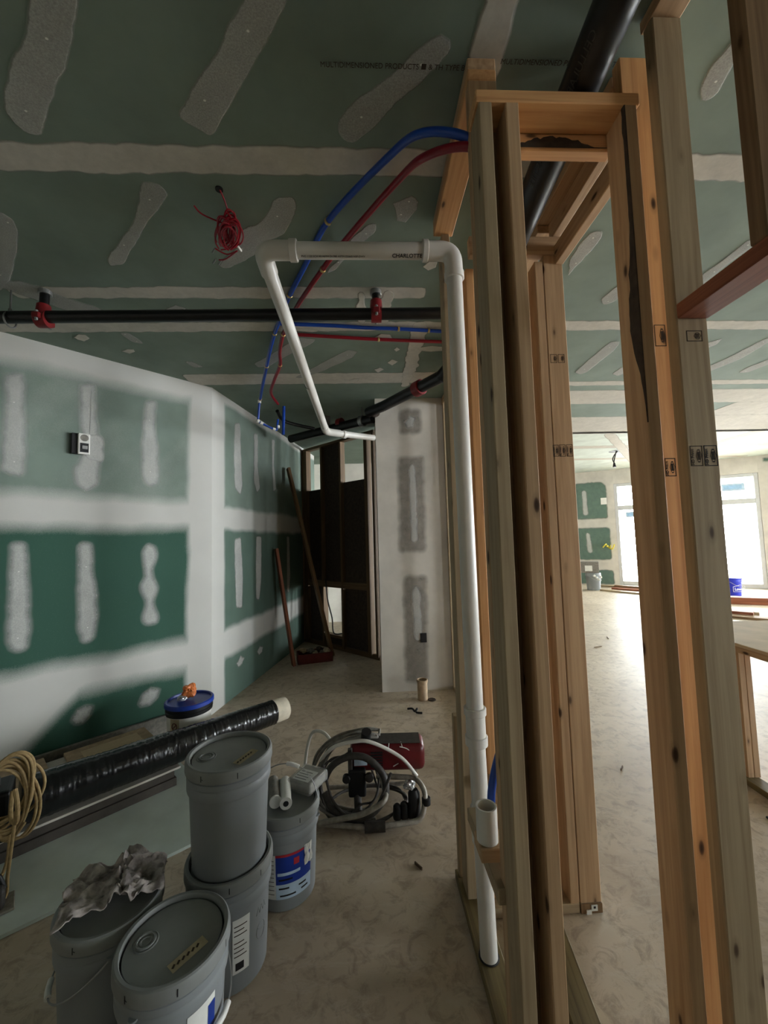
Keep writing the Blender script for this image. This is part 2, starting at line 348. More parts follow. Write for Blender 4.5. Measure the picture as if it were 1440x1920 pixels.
NEAR_PATCHES=[
 [(1.43,2.754),(1.34,2.792),(1.33,2.485),(1.31,2.223),(1.32,2.07),(1.37,2.053),(1.43,2.096),(1.43,2.315),(1.42,2.54)],
 [(1.02,2.801),(0.923,2.829),(0.912,2.576),(0.878,2.284),(0.891,2.03),(0.967,1.975),(1.03,2.018),(1.04,2.14),(0.98,2.269),(1.01,2.555)],
 [(0.571,2.778),(0.485,2.799),(0.495,2.572),(0.458,2.205),(0.47,2.065),(0.539,2.046),(0.587,2.123),(0.591,2.416),(0.578,2.647)],
 [(1.37,1.596),(1.3,1.594),(1.28,1.365),(1.26,0.998),(1.28,0.857),(1.35,0.867),(1.37,0.949),(1.37,1.23)],
 [(0.998,1.586),(0.921,1.584),(0.905,1.332),(0.875,1.007),(0.897,0.852),(0.962,0.838),(0.989,0.948),(0.997,1.34)],
 [(0.571,1.522),(0.525,1.574),(0.471,1.519),(0.467,1.429),(0.502,1.377),(0.489,1.274),(0.455,1.226),(0.46,1.151),(0.488,1.11),(0.486,1.031),(0.454,0.982),(0.453,0.902),(0.516,0.887),(0.564,0.921),(0.566,0.999),(0.546,1.061),(0.552,1.127),(0.587,1.175),(0.584,1.239),(0.553,1.28),(0.559,1.381),(0.578,1.444)],
 [(1.01,0.306),(0.983,0.365),(0.936,0.384),(0.894,0.362),(0.909,0.302),(0.95,0.27),(0.991,0.277)],
 [(0.583,0.291),(0.557,0.35),(0.503,0.377),(0.438,0.349),(0.458,0.295),(0.509,0.26),(0.567,0.266)],
]
FAR_PATCHES=[
 [(0.429,2.825),(0.541,2.866),(0.556,2.615),(0.587,2.178),(0.553,2.077),(0.426,2.141),(0.412,2.517)],
 [(0.878,2.832),(0.977,2.858),(0.972,2.461),(1.03,2.2),(0.947,2.137),(0.872,2.268)],
 [(1.39,2.888),(1.48,2.912),(1.45,2.548),(1.52,2.241),(1.42,2.21),(1.39,2.536)],
 [(0.424,1.593),(0.551,1.609),(0.597,1.178),(0.579,0.866),(0.453,0.888),(0.423,1.348)],
 [(0.922,1.626),(1.06,1.627),(1.05,1.133),(0.99,0.881),(0.913,0.91),(0.911,1.317)],
 [(1.87,1.63),(1.97,1.63),(1.99,1.04),(1.93,0.839),(1.86,0.869)],
 [(0.456,0.316),(0.543,0.365),(0.624,0.326),(0.576,0.28),(0.497,0.274)],
 [(0.932,0.302),(1,0.35),(1.08,0.321),(1.06,0.267),(0.981,0.255)],
]

# ================================================================ the setting
H = 3.05
CEIL = lambda u, v, h: (u, v, H-h)
fl = box('floor', -6, 14, -5, 17, -.15, 0, 'concrete'); tag(fl, 'dusty tan concrete floor slab', kind='structure')
# low ceiling of gypsum boards (L-shaped), dropped edge, higher ceiling beyond
L = [(-6, -5), (14, -5), (14, 5.72), (2.6, 5.72), (2.6, 8.2), (-6, 8.2)]
vs = [(x, y, H) for x, y in L]+[(x, y, H+.12) for x, y in L]; n = len(L)
ceil = mk('ceiling', vs, [tuple(range(n))[::-1], tuple(range(n, 2*n))]+[(i, (i+1) % n, n+(i+1) % n, n+i) for i in range(n)], 'greenboard_ceiling')
tag(ceil, 'green gypsum board ceiling with white taped seams', kind='structure')
hc = box('ceiling', 2.4, 14, 5.72, 17, 3.46, 3.58, 'floor_board'); tag(hc, 'pale green higher ceiling of the far room', kind='structure')
rs = box('wall_bulkhead', 2.6, 14, 5.60, 5.72, H-.002, 3.46, 'white_paint'); tag(rs, 'dropped ceiling edge before the far room', kind='structure')
def band(y0, y1, x0, x1, seed, mat='mud_tape', h=.002, j=.007):
    return patch('seam_tape', [(x0, y0), (x1, y0), (x1, y1), (x0, y1)], CEIL, mat, ceil, .012, j, h, .03, seed)
band(1.415, 1.53, -4.6, 5.5, 1); band(2.25, 2.36, -2.05, .40, 2, h=.0018); band(2.625, 2.745, -4, 6, 3)
band(3.46, 3.70, -1.6, .95, 4); band(3.705, 3.815, .95, 7, 5); band(3.95, 4.37, .97, 9, 6); band(4.87, 5.71, .97, 9, 7, 'mud_tape')
band(4.37, 4.87, 4.4, 9, 8, h=.0022)
patch('seam_tape', [(.365, .2), (.475, .2), (.455, 1.42), (.36, 1.42)], CEIL, 'mud_tape', ceil, .012, .01, .0026, .03, 9)
patch('seam_tape', [(.355, 2.62), (.47, 2.62), (.475, 3.3), (.44, 3.8), (.37, 3.8)], CEIL, 'mud_tape', ceil, .012, .014, .0026, .03, 10)
patch('seam_tape', [(.42, 2.98), (.8, 2.98), (.8, 3.07), (.43, 3.06)], CEIL, 'mud_tape', ceil, .012, .01, .003, .03, 11)
patch('seam_tape', [(-.02, 2.28), (.03, 2.28), (.03, 2.65), (-.03, 2.65)], CEIL, 'mud_tape', ceil, .012, .01, .003, .03, 12)
patch('seam_tape', [(.13, 2.28), (.20, 2.28), (.19, 2.65), (.12, 2.65)], CEIL, 'mud_tape', ceil, .012, .01, .003, .03, 13)
patch('seam_tape', [(-2.1, 2.2), (-1.9, 2.18), (-1.5, 2.62), (-1.75, 2.62)], CEIL, 'mud_thin', ceil, .02, .015, .003, .03, 14)
def dimples(q, frame, parent, r, h):
    a = np.array(q); c = a.mean(0); w_, v_ = np.linalg.eigh(np.cov((a-c).T)); ax_ = v_[:, 1]*math.sqrt(w_[1])
    for k_ in (-.75, .7):
        p = c+ax_*k_; mk('screw_dimple', [frame(p[0]+r*math.cos(t), p[1]+r*math.sin(t)*.8, h) for t in np.linspace(0, 6.283, 9)[:-1]], [tuple(range(8))], 'paper_white', parent)
for i, q in enumerate(CEIL_PATCHES):
    small = (max(p[0] for p in q)-min(p[0] for p in q))*(max(p[1] for p in q)-min(p[1] for p in q)) < .012
    pt = patch('mud_patch', q, CEIL, 'mud_tape' if small else 'mud_thin', ceil, .008, .004, .0032, .015, 20+i)
    if not small: dimples(q, CEIL, pt, .0045, .0036)
# faint board print on the ceiling paper
text('MULTIDIMENSIONED PRODUCTS \u25a0 & TH TYPE BOX', .021, (-.11, 1.155, H-.0035), (1, 0, 0), (0, -1, 0), 'ink_faint', ceil, 'board_print')
text('MULTIDIMENSIONED PRODUCTS \u25a0 & TH TYPE BOX', .021, (.46, 1.135, H-.0035), (1, 0, 0), (0, -1, 0), 'ink_faint', ceil, 'board_print')

# ---- left walls: 45 degree wall near, wall beyond the corner
def wall_grid(name, A, B, normal, step, mask, tone, label, mat='greenboard_wall', thick=.12):
    A, B, nrm = Vector(A), Vector(B), Vector(normal); Lw = (B-A).length; d = (B-A).normalized(); nx = int(Lw/step)+1; nz = int(H/step)+1
    S_, Z_ = np.meshgrid(np.linspace(0, Lw, nx), np.linspace(0, H, nz)); vs = [tuple(A+d*s_+Vector((0, 0, z_))) for s_, z_ in zip(S_.ravel(), Z_.ravel())]
    fs = [(j*nx+i, j*nx+i+1, (j+1)*nx+i+1, (j+1)*nx+i) for j in range(nz-1) for i in range(nx-1)]
    b0 = len(vs)                                        # back face and rim give the wall its thickness
    for p in (A, B):
        for z_ in (0, H): vs.append(tuple(p-nrm*thick+Vector((0, 0, z_))))
    fs += [(b0, b0+1, b0+3, b0+2), (0, b0, b0+2, nx-1), ((nz-1)*nx, b0+1, b0+3, nz*nx-1), (0, b0, b0+1, (nz-1)*nx), (nx-1, b0+2, b0+3, nz*nx-1)]
    o = mk(name, vs, fs, mat, None)
    for nm, f in (('mud', mask), ('tone', tone)):
        at = o.data.attributes.new(nm, 'FLOAT', 'POINT'); vals = np.zeros(len(vs), dtype=np.float32); vals[:b0] = f(S_, Z_).ravel(); at.data.foreach_set('value', vals)
    return tag(o, label, kind='structure')
def wob(s, z, seed, amp):                                # hand-trowelled wobble
    r = np.zeros_like(s); rng = np.random.RandomState(seed)
    for f in (1.3, 2.9, 5.7, 11.):
        p = rng.rand(4)*6.28; r += np.sin(s*f*3+p[0]+z*f*.9)*np.cos(z*f*2.2+p[1]+s*f)/f**.6
    return r*amp
def sm(x, w): return np.clip(.5-x/w, 0, 1)               # 1 inside (x<0), soft edge w
def near_mask(s, z):
    w1 = wob(s, z, 3, .016)
    m = sm(np.abs(z-1.82)-.115+w1, .13); m = np.maximum(m, sm(2.86-z+w1, .14)); m = np.maximum(m, sm(s-.215+w1*.7, .06))
    lo = np.where(s > .98, .47-(s-.98)*1.0, .475)
    m = np.maximum(m, np.minimum(sm(z-.71+w1, .14), sm(lo-z+w1, .15)))
    return np.maximum(m, .03+.15*np.clip(wob(s, z, 9, 1.)*.6+.2, 0, 1)*(z > 1.83))
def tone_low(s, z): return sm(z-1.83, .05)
NA, NB = (-1.45, 3.77, 0), (-4.42, .80, 0); ND = Vector((-1, -1, 0)).normalized(); NN = Vector((1, -1, 0)).normalized()
wn = wall_grid('wall_left', NA, NB, NN, .018, near_mask, tone_low, 'angled green gypsum wall with broad white joint bands')
NEAR = lambda u, v, h: tuple(Vector(NA)+ND*u+NN*h+Vector((0, 0, v)))
for i, q in enumerate(NEAR_PATCHES):
    pt = patch('mud_patch', q, NEAR, 'mud_soft', wn, .05, .006, .002, .02, 60+i)
    if i in (0, 2, 3, 4): dimples(q, NEAR, pt, .005, .0024)
patch('mud_patch', [(.86, 2.22), (.96, 2.22), (1.0, 2.32), (.97, 2.43), (.86, 2.42)], NEAR, 'mud_soft', wn, .03, .008, .0028, .02, 77)
FD = Vector((.45, 2.56, 0)).normalized(); FN = Vector((FD.y, -FD.x, 0)); FA = Vector((-1.45, 3.77, 0))
def far_mask(s, z):
    w1 = wob(s, z, 13, .014)
    m = sm(np.abs(z-1.80)-.115+w1, .06); m = np.maximum(m, sm(np.abs(z-.575)-.13+w1, .07)); m = np.maximum(m, sm(2.97-z+w1, .05))
    return np.maximum(m, sm(s-.225+w1*.7, .035))
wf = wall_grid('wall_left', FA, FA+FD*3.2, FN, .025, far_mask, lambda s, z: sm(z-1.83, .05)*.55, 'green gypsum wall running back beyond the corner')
FARW = lambda u, v, h: tuple(FA+FD*u+FN*h+Vector((0, 0, v)))
for i, q in enumerate(FAR_PATCHES): patch('mud_patch', q, FARW, 'mud_soft', wf, .025, .005, .002, .02, 90+i)
# ---- white wall end facing us
ww = box('wall_back', .12, 1.0, 4.12, 4.24, 0, H, 'plain_board'); tag(ww, 'narrow off-white gypsum wall end between alcove and stud wall', kind='structure')
WW = lambda u, v, h: (u, 4.12-h, v)
for i, q in enumerate([[(.38, 2.66), (.61, 2.66), (.61, 2.93), (.38, 2.92)], [(.34, 1.41), (.61, 1.41), (.625, 2.42), (.35, 2.41)], [(.355, .08), (.58, .08), (.61, 1.16), (.37, 1.16)]]):
    patch('bare_paper', q, WW, 'paper_grey', ww, .05, .01, .0012, .03, 110+i)
for i, q in enumerate([[(.46, 2.72), (.52, 2.74), (.54, 2.83), (.49, 2.86), (.44, 2.78)], [(.46, 1.5), (.53, 1.5), (.53, 2.3), (.50, 2.36), (.46, 2.3)], [(.46, .5), (.54, .5), (.54, 1.0), (.50, 1.08), (.45, 1.0)]]):
    patch('mud_patch', q, WW, 'mud_soft', ww, .03, .006, .0022, .03, 120+i)
ob = empty('outlet_box', (.556, 4.12, .53), 'small black electrical box opening low in the off-white wall', 'outlet box')
box('box_shell', .526, .590, 4.112, 4.121, .482, .577, 'black_plastic', ob, .002); box('box_rim', .530, .586, 4.109, 4.113, .486, .573, 'groove_dark', ob, .001)
# ---- walls out of the direct view that close the place
def swall(name, x0, x1, y0, y1, z1, mat, label): return tag(box(name, x0, x1, y0, y1, 0, z1, mat), label, kind='structure')
swall('wall_left', -4.54, -4.42, -4, .80, H, 'plain_board', 'plain left wall of the near room')
swall('wall_rear', -4.54, 6.4, -4.12, -4, H, 'plain_board', 'plain rear wall behind the camera')
swall('wall_beyond', -3.2, 2.6, 7.7, 7.82, H, 'plain_board', 'pale wall seen through the back partition')
swall('wall_beyond', 2.48, 2.6, 7.82, 15.2, 3.46, 'plain_board', 'left wall of the far room')
swall('wall_back', .14, .26, 4.24, 5.16, H, 'plain_board', 'added side wall keeping light out of the alcove')  # solid wall added to block light and darken the alcove
swall('wall_beyond', -3.2, -3.08, 4.0, 7.7, H, 'plain_board', 'end wall behind the partition')
# side walls with tall windows (right of the view)
rw = empty('wall_right', (6.46, 2, 0), 'white side wall with tall windows', None); rw['kind'] = 'structure'
def side_wall(x, y0, y1, wins, first):
    ys = [y0]+[v for ab in wins for v in ab]+[y1]
    for i in range(0, len(ys), 2): box('wall_pier', x, x+.15, ys[i], ys[i+1], 0, 3.5, 'white_paint', rw)
    for i, (a, b) in enumerate(wins):
        box('window_header', x, x+.15, a, b, 3.0, 3.5, 'white_paint', rw); box('window_apron', x, x+.15, a, b, 0, .3, 'white_paint', rw)
        w = empty('window_%d' % (i+first), (x+.07, (a+b)/2, .3), 'tall unseen side window', None); w['kind'] = 'structure'
        for y in (a+.03, (a+b)/2, b-.03): box('window_frame', x+.05, x+.10, y-.03, y+.03, .3, 3.0, 'frame_white', w)
        box('pane', x+.07, x+.075, a+.06, b-.06, .34, 2.96, 'window_glass', w)
side_wall(6.4, -4.12, 5.6, RWIN, 5); side_wall(10.8, 5.6, 10.2, SWIN, 8)
box('wall_return', 6.55, 10.95, 5.45, 5.6, 0, 3.5, 'white_paint', rw)
# ---- far window wall (turned), piers, two glazed doors with transoms
def wbox(name, u0, u1, n0, n1, z0, z1, mat, parent, bev=0.):
    vs, fs = box_vf(u0, u1, n0, n1, z0, z1, bev); return mk(name, [WO+WU*v.x+WN*v.y+Vector((0, 0, v.z)) for v in vs], fs, mat, parent)
fw = empty('wall_far', WO, 'white far wall with two tall glazed openings', None); fw['kind'] = 'structure'
for a, b in ((-6.2, 0), (1.07, 1.13), (2.14, 2.20), (3.27, 3.62), (4.2, 4.5)): wbox('wall_pier', a, b, 0, .16, 0, 3.5, 'plain_board', fw)
for a, b in WIN: wbox('window_header', a, b, 0, .16, 3.02, 3.5, 'plain_board', fw)
FW = lambda u, v, h: tuple(WO+WU*u-WN*h+Vector((0, 0, v)))
for i, q in enumerate([[(-3, 2.0), (-.20, 2.0), (-.20, 3.0), (-.32, 3.12), (-3, 3.1)], [(-3, .75), (-.17, .75), (-.17, 1.72), (-3, 1.70)], [(-3, .02), (-.13, .02), (-.14, .42), (-.30, .44), (-3, .44)]]):
    patch('bare_paper', q, FW, 'paper_green', fw, .05, .01, .002, .05, 130+i)
for i, q in enumerate([[(-.86, 2.1), (-.72, 2.1), (-.74, 2.9), (-.86, 2.9)], [(-.80, .95), (-.66, .95), (-.72, 1.6), (-.82, 1.6)]]): patch('mud_patch', q, FW, 'mud_soft', fw, .05, .01, .004, .05, 140+i)
patch('bare_paper', [(.9, 3.12), (2.0, 3.14), (2.0, 3.26), (.9, 3.24)], FW, 'paper_green', fw, .06, .01, .002, .05, 150)
patch('bare_paper', [(3.4, 3.3), (3.9, 3.28), (3.9, 3.38), (3.4, 3.38)], FW, 'paper_green', fw, .06, .01, .002, .05, 151)
wbox('switch_plate', -.36, -.2, -.02, 0, 2.42, 2.62, 'white_plastic', fw)
for i, (a, b) in enumerate(WIN):
    w = empty('window_%d' % (i+1), WO+WU*((a+b)/2), 'tall white glazed door with transom in the far wall', None); w['kind'] = 'structure'
    for u0, u1, z0, z1 in ((a, a+.09, 0, 3.02), (b-.09, b, 0, 3.02), (a+.09, b-.09, 2.93, 3.02), (a+.09, b-.09, 2.22, 2.36), (a+.09, b-.09, 0, .12)):
        wbox('window_frame', u0, u1, .02, .12, z0, z1, 'frame_white', w, .008)
    wbox('pane', a+.09, b-.09, .06, .066, .12, 2.22, 'window_glass', w); wbox('pane', a+.09, b-.09, .06, .066, 2.36, 2.93, 'window_glass', w)
    if i in (1, 3): continue
    wbox('sticker', (a+.27 if i == 0 else a+.32), (a+.50 if i == 0 else a+.80), .05, .056, *((2.0, 2.16) if i == 0 else (2.58, 2.78)), 'label_pale', w)
    wbox('sticker_print', (a+.30 if i == 0 else a+.36), (a+.47 if i == 0 else a+.74), .046, .05, *((2.04, 2.12) if i == 0 else (2.63, 2.73)), 'sticker_blue', w)
# diagonal tapes on the high ceiling
HC = lambda u, v, h: (u, v, 3.46-h)
for i, q in enumerate([[(3, 8.3), (12, 8.3), (12, 8.55), (3, 8.55)], [(3, 9.7), (10, 9.7), (10, 9.9), (3, 9.9)], [(4.6, 7.3), (4.85, 7.3), (8.2, 11.2), (7.95, 11.2)], [(7.6, 6.0), (7.85, 6.0), (7.85, 9.9), (7.6, 9.9)]]):
    patch('seam_tape', q, HC, 'mud_tape', hc, .02, .01, .002+.0004*i, .08, 160+i)

# ================================================================ timber framing
ch = empty('chase_frame', (.56, 1.35, 0), 'tall boxed pipe chase framed in pine studs, nearest framing in the middle', 'framing')
stud('sole_plate', .365, .454, 1.0, 1.90, 0, .038, 'treated_pine', ch)
lumber('sole_plate', (.600, .95, .019), (.690, 1.69, .019), .089, .038, 'treated_pine', ch, (1, 0, 0))
stud('sole_plate', .47, .836, 1.69, 1.779, 0, .038, 'pine_grey', ch)
stud('end_plate', .350, .816, 1.03, 1.119, 0, .037, 'pine_grey', ch)
tag(stud('stud', .350, .388, 1.03, 1.119, .038, 2.792, 'pine_grey', ch), 'greyish stud at the near left corner of the chase')
tag(stud('stud', .428, .466, 1.03, 1.119, .038, 2.792, 'pine', ch), 'pine stud right of the dark gap')
stud('stud', .388, .428, 1.112, 1.150, .038, 2.79, 'old_pine', ch)
# right stud of the chase mouth, with a strip of bark along one corner
wx = tag(stud('stud', .778, .816, 1.03, 1.119, .038, 2.792, 'pine', ch), 'pine stud with a dark bark edge right of the opening')
vs = []; fs = []; nb = 40
for i in range(nb+1):
    z = 1.85+i/nb*.94; w = (.030*math.exp(-((i-13)/8)**2)+.008+.006*(i/nb))*(1+.3*mnoise.noise(Vector((0, i*.55, 3))))*min(1, i/9+.03)
    vs += [(.7795, 1.0292, z), (.7772, 1.031, z), (.7766, 1.031+w*.6, z), (.7775, 1.031+w, z)]
for i in range(nb):
    for j in (0, 1, 2): fs.append((4*i+j, 4*i+j+1, 4*i+j+5, 4*i+j+4))
mk('bark_strip', vs, fs, 'dark_fibre', wx)
tag(stud('top_rail', .343, .826, 1.03, 1.119, 2.792, 2.830, 'pine_orange', ch), 'pine rail across the top of the chase mouth')
hd = tag(stud('header', .455, .80, 1.122, 1.160, 2.742, 2.818, 'pine_orange', ch), 'stained pine header behind the top rail')
# stained streak on the header: torn bark
vs = []; fs = []
for i in range(31):
    t = i/30; x = .48+t*.30; hgt = .034*math.sin(math.pi*min(1, t*1.15))*(1+.5*mnoise.noise(Vector((i*.6, 2, 0))))+.003; vs += [(x, 1.1212, 2.750), (x, 1.1196, 2.750+hgt*.5), (x, 1.1212, 2.750+hgt)]
for i in range(30):
    for j in (0, 1): fs.append((3*i+j, 3*i+j+3, 3*i+j+4, 3*i+j+1))
mk('bark_strip', vs, fs, 'dark_fibre', hd)
tag(stud('stud', .350, .439, 1.119, 1.157, .038, 2.97, 'pine', ch), 'flat pine stud reaching the ceiling behind the corner stud')
stud('top_plate', .350, .439, 1.119, 1.76, 2.970, 3.008, 'pine_orange', ch); stud('top_plate', .350, .439, 1.119, 1.76, 3.009, 3.046, 'pine', ch)
tag(stud('stud', .384, .422, 1.74, 1.829, .038, 2.97, 'pine_grey', ch), 'pine stud behind the white standpipe')
tag(stud('stud', .490, .528, 1.74, 1.829, .038, 2.80, 'pine_orange', ch), 'orange pine stud right of the white standpipe')
stud('stud', .375, .413, 1.85, 1.888, .038, .735, 'pine_grey', ch)                               # cut-off cripple
stud('block', .330, .368, 1.12, 1.45, .555, .598, 'pine_grey', ch); bkk = stud('block', .305, .43, 1.182, 1.262, .616, .654, 'pine', ch); stud('block', .440, .53, 1.30, 1.74, .50, .538, 'pine', ch)
stud('stud', .720, .758, 1.69, 1.779, .038, 2.83, 'pine', ch); stud('stud', .797, .835, 1.69, 1.779, .038, 2.80, 'pine', ch)
stud('cross_block', .50, .93, 1.690, 1.728, 2.832, 2.921, 'pine', ch)

# stud wall running back to the white wall
sw = empty('stud_wall', (.885, 2.9, 0), 'open pine stud wall running back behind the chase to the off-white wall', 'framing')
pl_ = stud('sole_plate', .838, .927, 1.69, 4.12, 0, .038, 'pine_grey', sw); stud('top_plate', .838, .927, 1.16, 4.12, 3.008, 3.046, 'pine', sw); stud('top_plate', .838, .927, 1.73, 4.12, 2.97, 3.007, 'pine', sw)
box('plate_end', .838, .927, 1.686, 1.6899, .001, .037, 'old_pine', pl_)
tg = box('tag', .880, .905, 1.683, 1.686, .012, .034, 'paper_white', pl_); box('tag', .858, .878, 1.680, 1.6835, .002, .018, 'paper_white', pl_)
box('tag_print', .888, .897, 1.682, 1.683, .022, .030, 'ink', tg)
p2 = tag(stud('stud', .838, .927, 1.69, 1.728, .038, 2.83, 'pine', sw), 'wide-faced pine post with grade stamps left of the bright opening')
for i, y in enumerate((2.05, 2.46, 2.86, 3.27, 3.68, 4.06)): stud('stud', .838, .927, y, y+.038, .038, 2.97, ('pine_orange', 'pine', 'pine_grey')[i % 3], sw)
stud('rail', .892, .930, 1.14, 1.69, 2.784, 2.873, 'pine', sw); stud('rail', .892, .930, 1.14, 1.73, 2.925, 3.007, 'pine', sw)

# framed opening on the right
rf = empty('opening_frame', (.89, 1.0, 0), 'tall pine posts and beam of the framed opening on the right', 'framing')
pc = tag(stud('post', .845, .930, .985, 1.023, 0, 3.01, 'pine_grey', rf), 'wide grey-brown pine post with two black grade stamps')
pd = tag(stud('post', .822, .911, 1.095, 1.133, 0, 3.03, 'pine_orange', rf), 'orange pine post just behind the wide post')
stud('top_plate', .842, .931, .2, 1.03, 3.011, 3.048, 'pine', rf)
tag(stud('beam', .844, .930, .2, .984, 2.117, 2.157, 'red_lumber', rf), 'reddish flat beam running toward the camera at upper right')
tag(stud('cripple_stud', .844, .930, .740, .778, 2.158, 3.01, 'old_pine', rf), 'short dark stud standing on the reddish beam')

# grade stamps printed on the lumber
def stamp(cx, y, z, w, h, parent, words=True, mat='ink', xd=(1, 0, 0)):
    t = .0022
    for x0, x1, z0, z1 in ((-w/2, w/2, h/2-t, h/2), (-w/2, w/2, -h/2, -h/2+t), (-w/2, -w/2+t, -h/2, h/2), (w/2-t, w/2, -h/2, h/2)):
        box('stamp_border', cx+x0, cx+x1, y-.0004, y, z+z0, z+z1, mat, parent)
    hx = [(.09, .31), (.27, .02), (.09, -.31), (-.09, -.31), (-.27, -.02), (-.09, .31)]
    o = [(cx+w*.18+a*w*.9, y-.0004, z+b*h*1.05) for a, b in hx]; i_ = [(cx+w*.18+a*w*.72, y-.0004, z+b*h*.86) for a, b in hx]; nn = len(o)
    mk('stamp_emblem', o+i_, [(a, (a+1) % nn, nn+(a+1) % nn, nn+a) for a in range(nn)], mat, parent)
    for q in (-.09, -.03, .03, .09): box('stamp_line', cx+w*(.18+q)-.0007, cx+w*(.18+q)+.0007, y-.0004, y, z-h*.2, z+h*.2, mat, parent)
    if words: text('HD Prime', h*.19, (cx-w*.22, y-.0006, z-h*.45), (0, 0, 1), (-1, 0, 0), mat, parent, 'stamp_lettering', bold=.0004)
stamp(.868, .9848, 1.745, .034, .054, pc, True, 'ink_faint'); stamp(.907, .9848, 1.745, .036, .055, pc)
stamp(.890, .9848, 2.07, .044, .03, pc, False, 'ink_faint')
stamp(.884, 1.0948, 1.735, .032, .053, pd); stamp(.884, 1.0948, 2.13, .034, .066, pd, False, 'ink_faint')
stamp(.846, 1.6898, 1.92, .026, .052, p2, True, 'ink_faint'); stamp(.876, 1.6898, 1.92, .028, .054, p2, True, 'ink_faint'); stamp(.908, 1.6898, 1.92, .028, .054, p2, True, 'ink_faint')
for x in (.86, .895): stamp(x, 1.6898, 2.34, .03, .04, p2, False, 'ink_faint')

# partition at the back of the alcove (turned 45 degrees)
PO = Vector((-1.0, 6.33, 0)); PD = Vector((1, -1, 0)).normalized(); PN = Vector((-1, -1, 0)).normalized()
bp = empty('back_partition', PO+PD*.8, 'dim unfinished stud partition with dark insulation at the back of the alcove', 'framing')
def pstud(name, t0, t1, z0, z1, mat, d=.089): return lumber(name, PO+PD*((t0+t1)/2)+Vector((0, 0, z0)), PO+PD*((t0+t1)/2)+Vector((0, 0, z1)), t1-t0, d, mat, bp, PD)
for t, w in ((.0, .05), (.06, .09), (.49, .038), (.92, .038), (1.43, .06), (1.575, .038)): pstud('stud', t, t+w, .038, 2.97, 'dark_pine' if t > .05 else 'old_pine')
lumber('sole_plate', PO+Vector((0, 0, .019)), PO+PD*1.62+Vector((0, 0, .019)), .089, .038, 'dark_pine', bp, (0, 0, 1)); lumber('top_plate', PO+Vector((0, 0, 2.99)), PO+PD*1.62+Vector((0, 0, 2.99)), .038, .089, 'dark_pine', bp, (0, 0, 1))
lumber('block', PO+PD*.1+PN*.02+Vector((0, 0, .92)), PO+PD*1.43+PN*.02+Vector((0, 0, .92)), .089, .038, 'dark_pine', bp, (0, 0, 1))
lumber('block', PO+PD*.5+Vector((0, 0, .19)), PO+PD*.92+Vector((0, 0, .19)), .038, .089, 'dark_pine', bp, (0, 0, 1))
def ppanel(t0, t1, z0, z1):
    q = PO-PN*.03; vs = []
    for t, z in ((t0, z0), (t1, z0), (t1, z1), (t0, z1)):
        p = q+PD*t; vs += [tuple(p+PN*.02+Vector((0, 0, z))), tuple(p-PN*.03+Vector((0, 0, z)))]
    mk('insulation_panel', vs, [(0, 2, 4, 6), (1, 7, 5, 3), (0, 1, 3, 2), (2, 3, 5, 4), (4, 5, 7, 6), (6, 7, 1, 0)], 'dark_fibre', bp)
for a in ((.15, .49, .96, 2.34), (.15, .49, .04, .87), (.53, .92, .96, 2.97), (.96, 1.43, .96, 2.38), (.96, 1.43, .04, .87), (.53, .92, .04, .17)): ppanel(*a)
tube('cable', catmull([PO+PD*.60+PN*.06+Vector((0, 0, 1.0)), PO+PD*.64+PN*.06+Vector((0, 0, .7)), PO+PD*.73+PN*.06+Vector((0, 0, .45)), PO+PD*.75+PN*.05+Vector((0, 0, .24)), PO+PD*.92+PN*.05+Vector((0, 0, .25))]), .010, 'black_plastic', bp, 8)

# low framed bench on the right
pw = empty('half_wall', (2.7, 2.75, 0), 'low pine framed half wall with plywood top at the right edge', 'half wall')
vs, fs = box_vf(0, 1.9, 0, 1.35, .80, .82); 
A = Vector((2.215, 2.0, 0)); d1 = Vector((.05, 1, 0)).normalized(); d2 = Vector((1, -.05, 0)).normalized()
def pbox(name, a0, a1, b0, b1, z0, z1, mat):
    return lumber(name, A+d1*a0+d2*((b0+b1)/2)+Vector((0, 0, (z0+z1)/2)), A+d1*a1+d2*((b0+b1)/2)+Vector((0, 0, (z0+z1)/2)), b1-b0, z1-z0, mat, pw, d2)
pbox('plywood_top', -.6, .95, 0, 1.8, .838, .858, 'plywood'); pbox('top_plate', -.6, .92, .01, .099, .799, .837, 'pine'); pbox('sole_plate', -.6, .92, .03, .119, 0, .038, 'treated_pine')
for a, b_ in ((.52, .03), (.46, .069), (.46, .108)):
    q = A+d1*a+d2*b_; lumber('stud', q+Vector((0, 0, .038)), q+Vector((0, 0, .798)), .038, .089, 'pine_orange' if a > .5 else 'pine', pw, d2)
q = A+d1*.86+d2*.072; lumber('stud', q+Vector((0, 0, .038)), q+Vector((0, 0, .798)), .089, .038, 'pine', pw, d2)
pbox('block', .57, .80, .03, .115, .20, .238, 'pine')

# ================================================================ pipes and wires
def ring(name, p, d, r, L, mat, parent, seg=24):
    p = Vector(p); d = Vector(d).normalized(); return tube(name, [p-d*L/2, p-d*(L/2-.002), p+d*(L/2-.002), p+d*L/2], [r-.002, r, r, r-.002], mat, parent, seg)
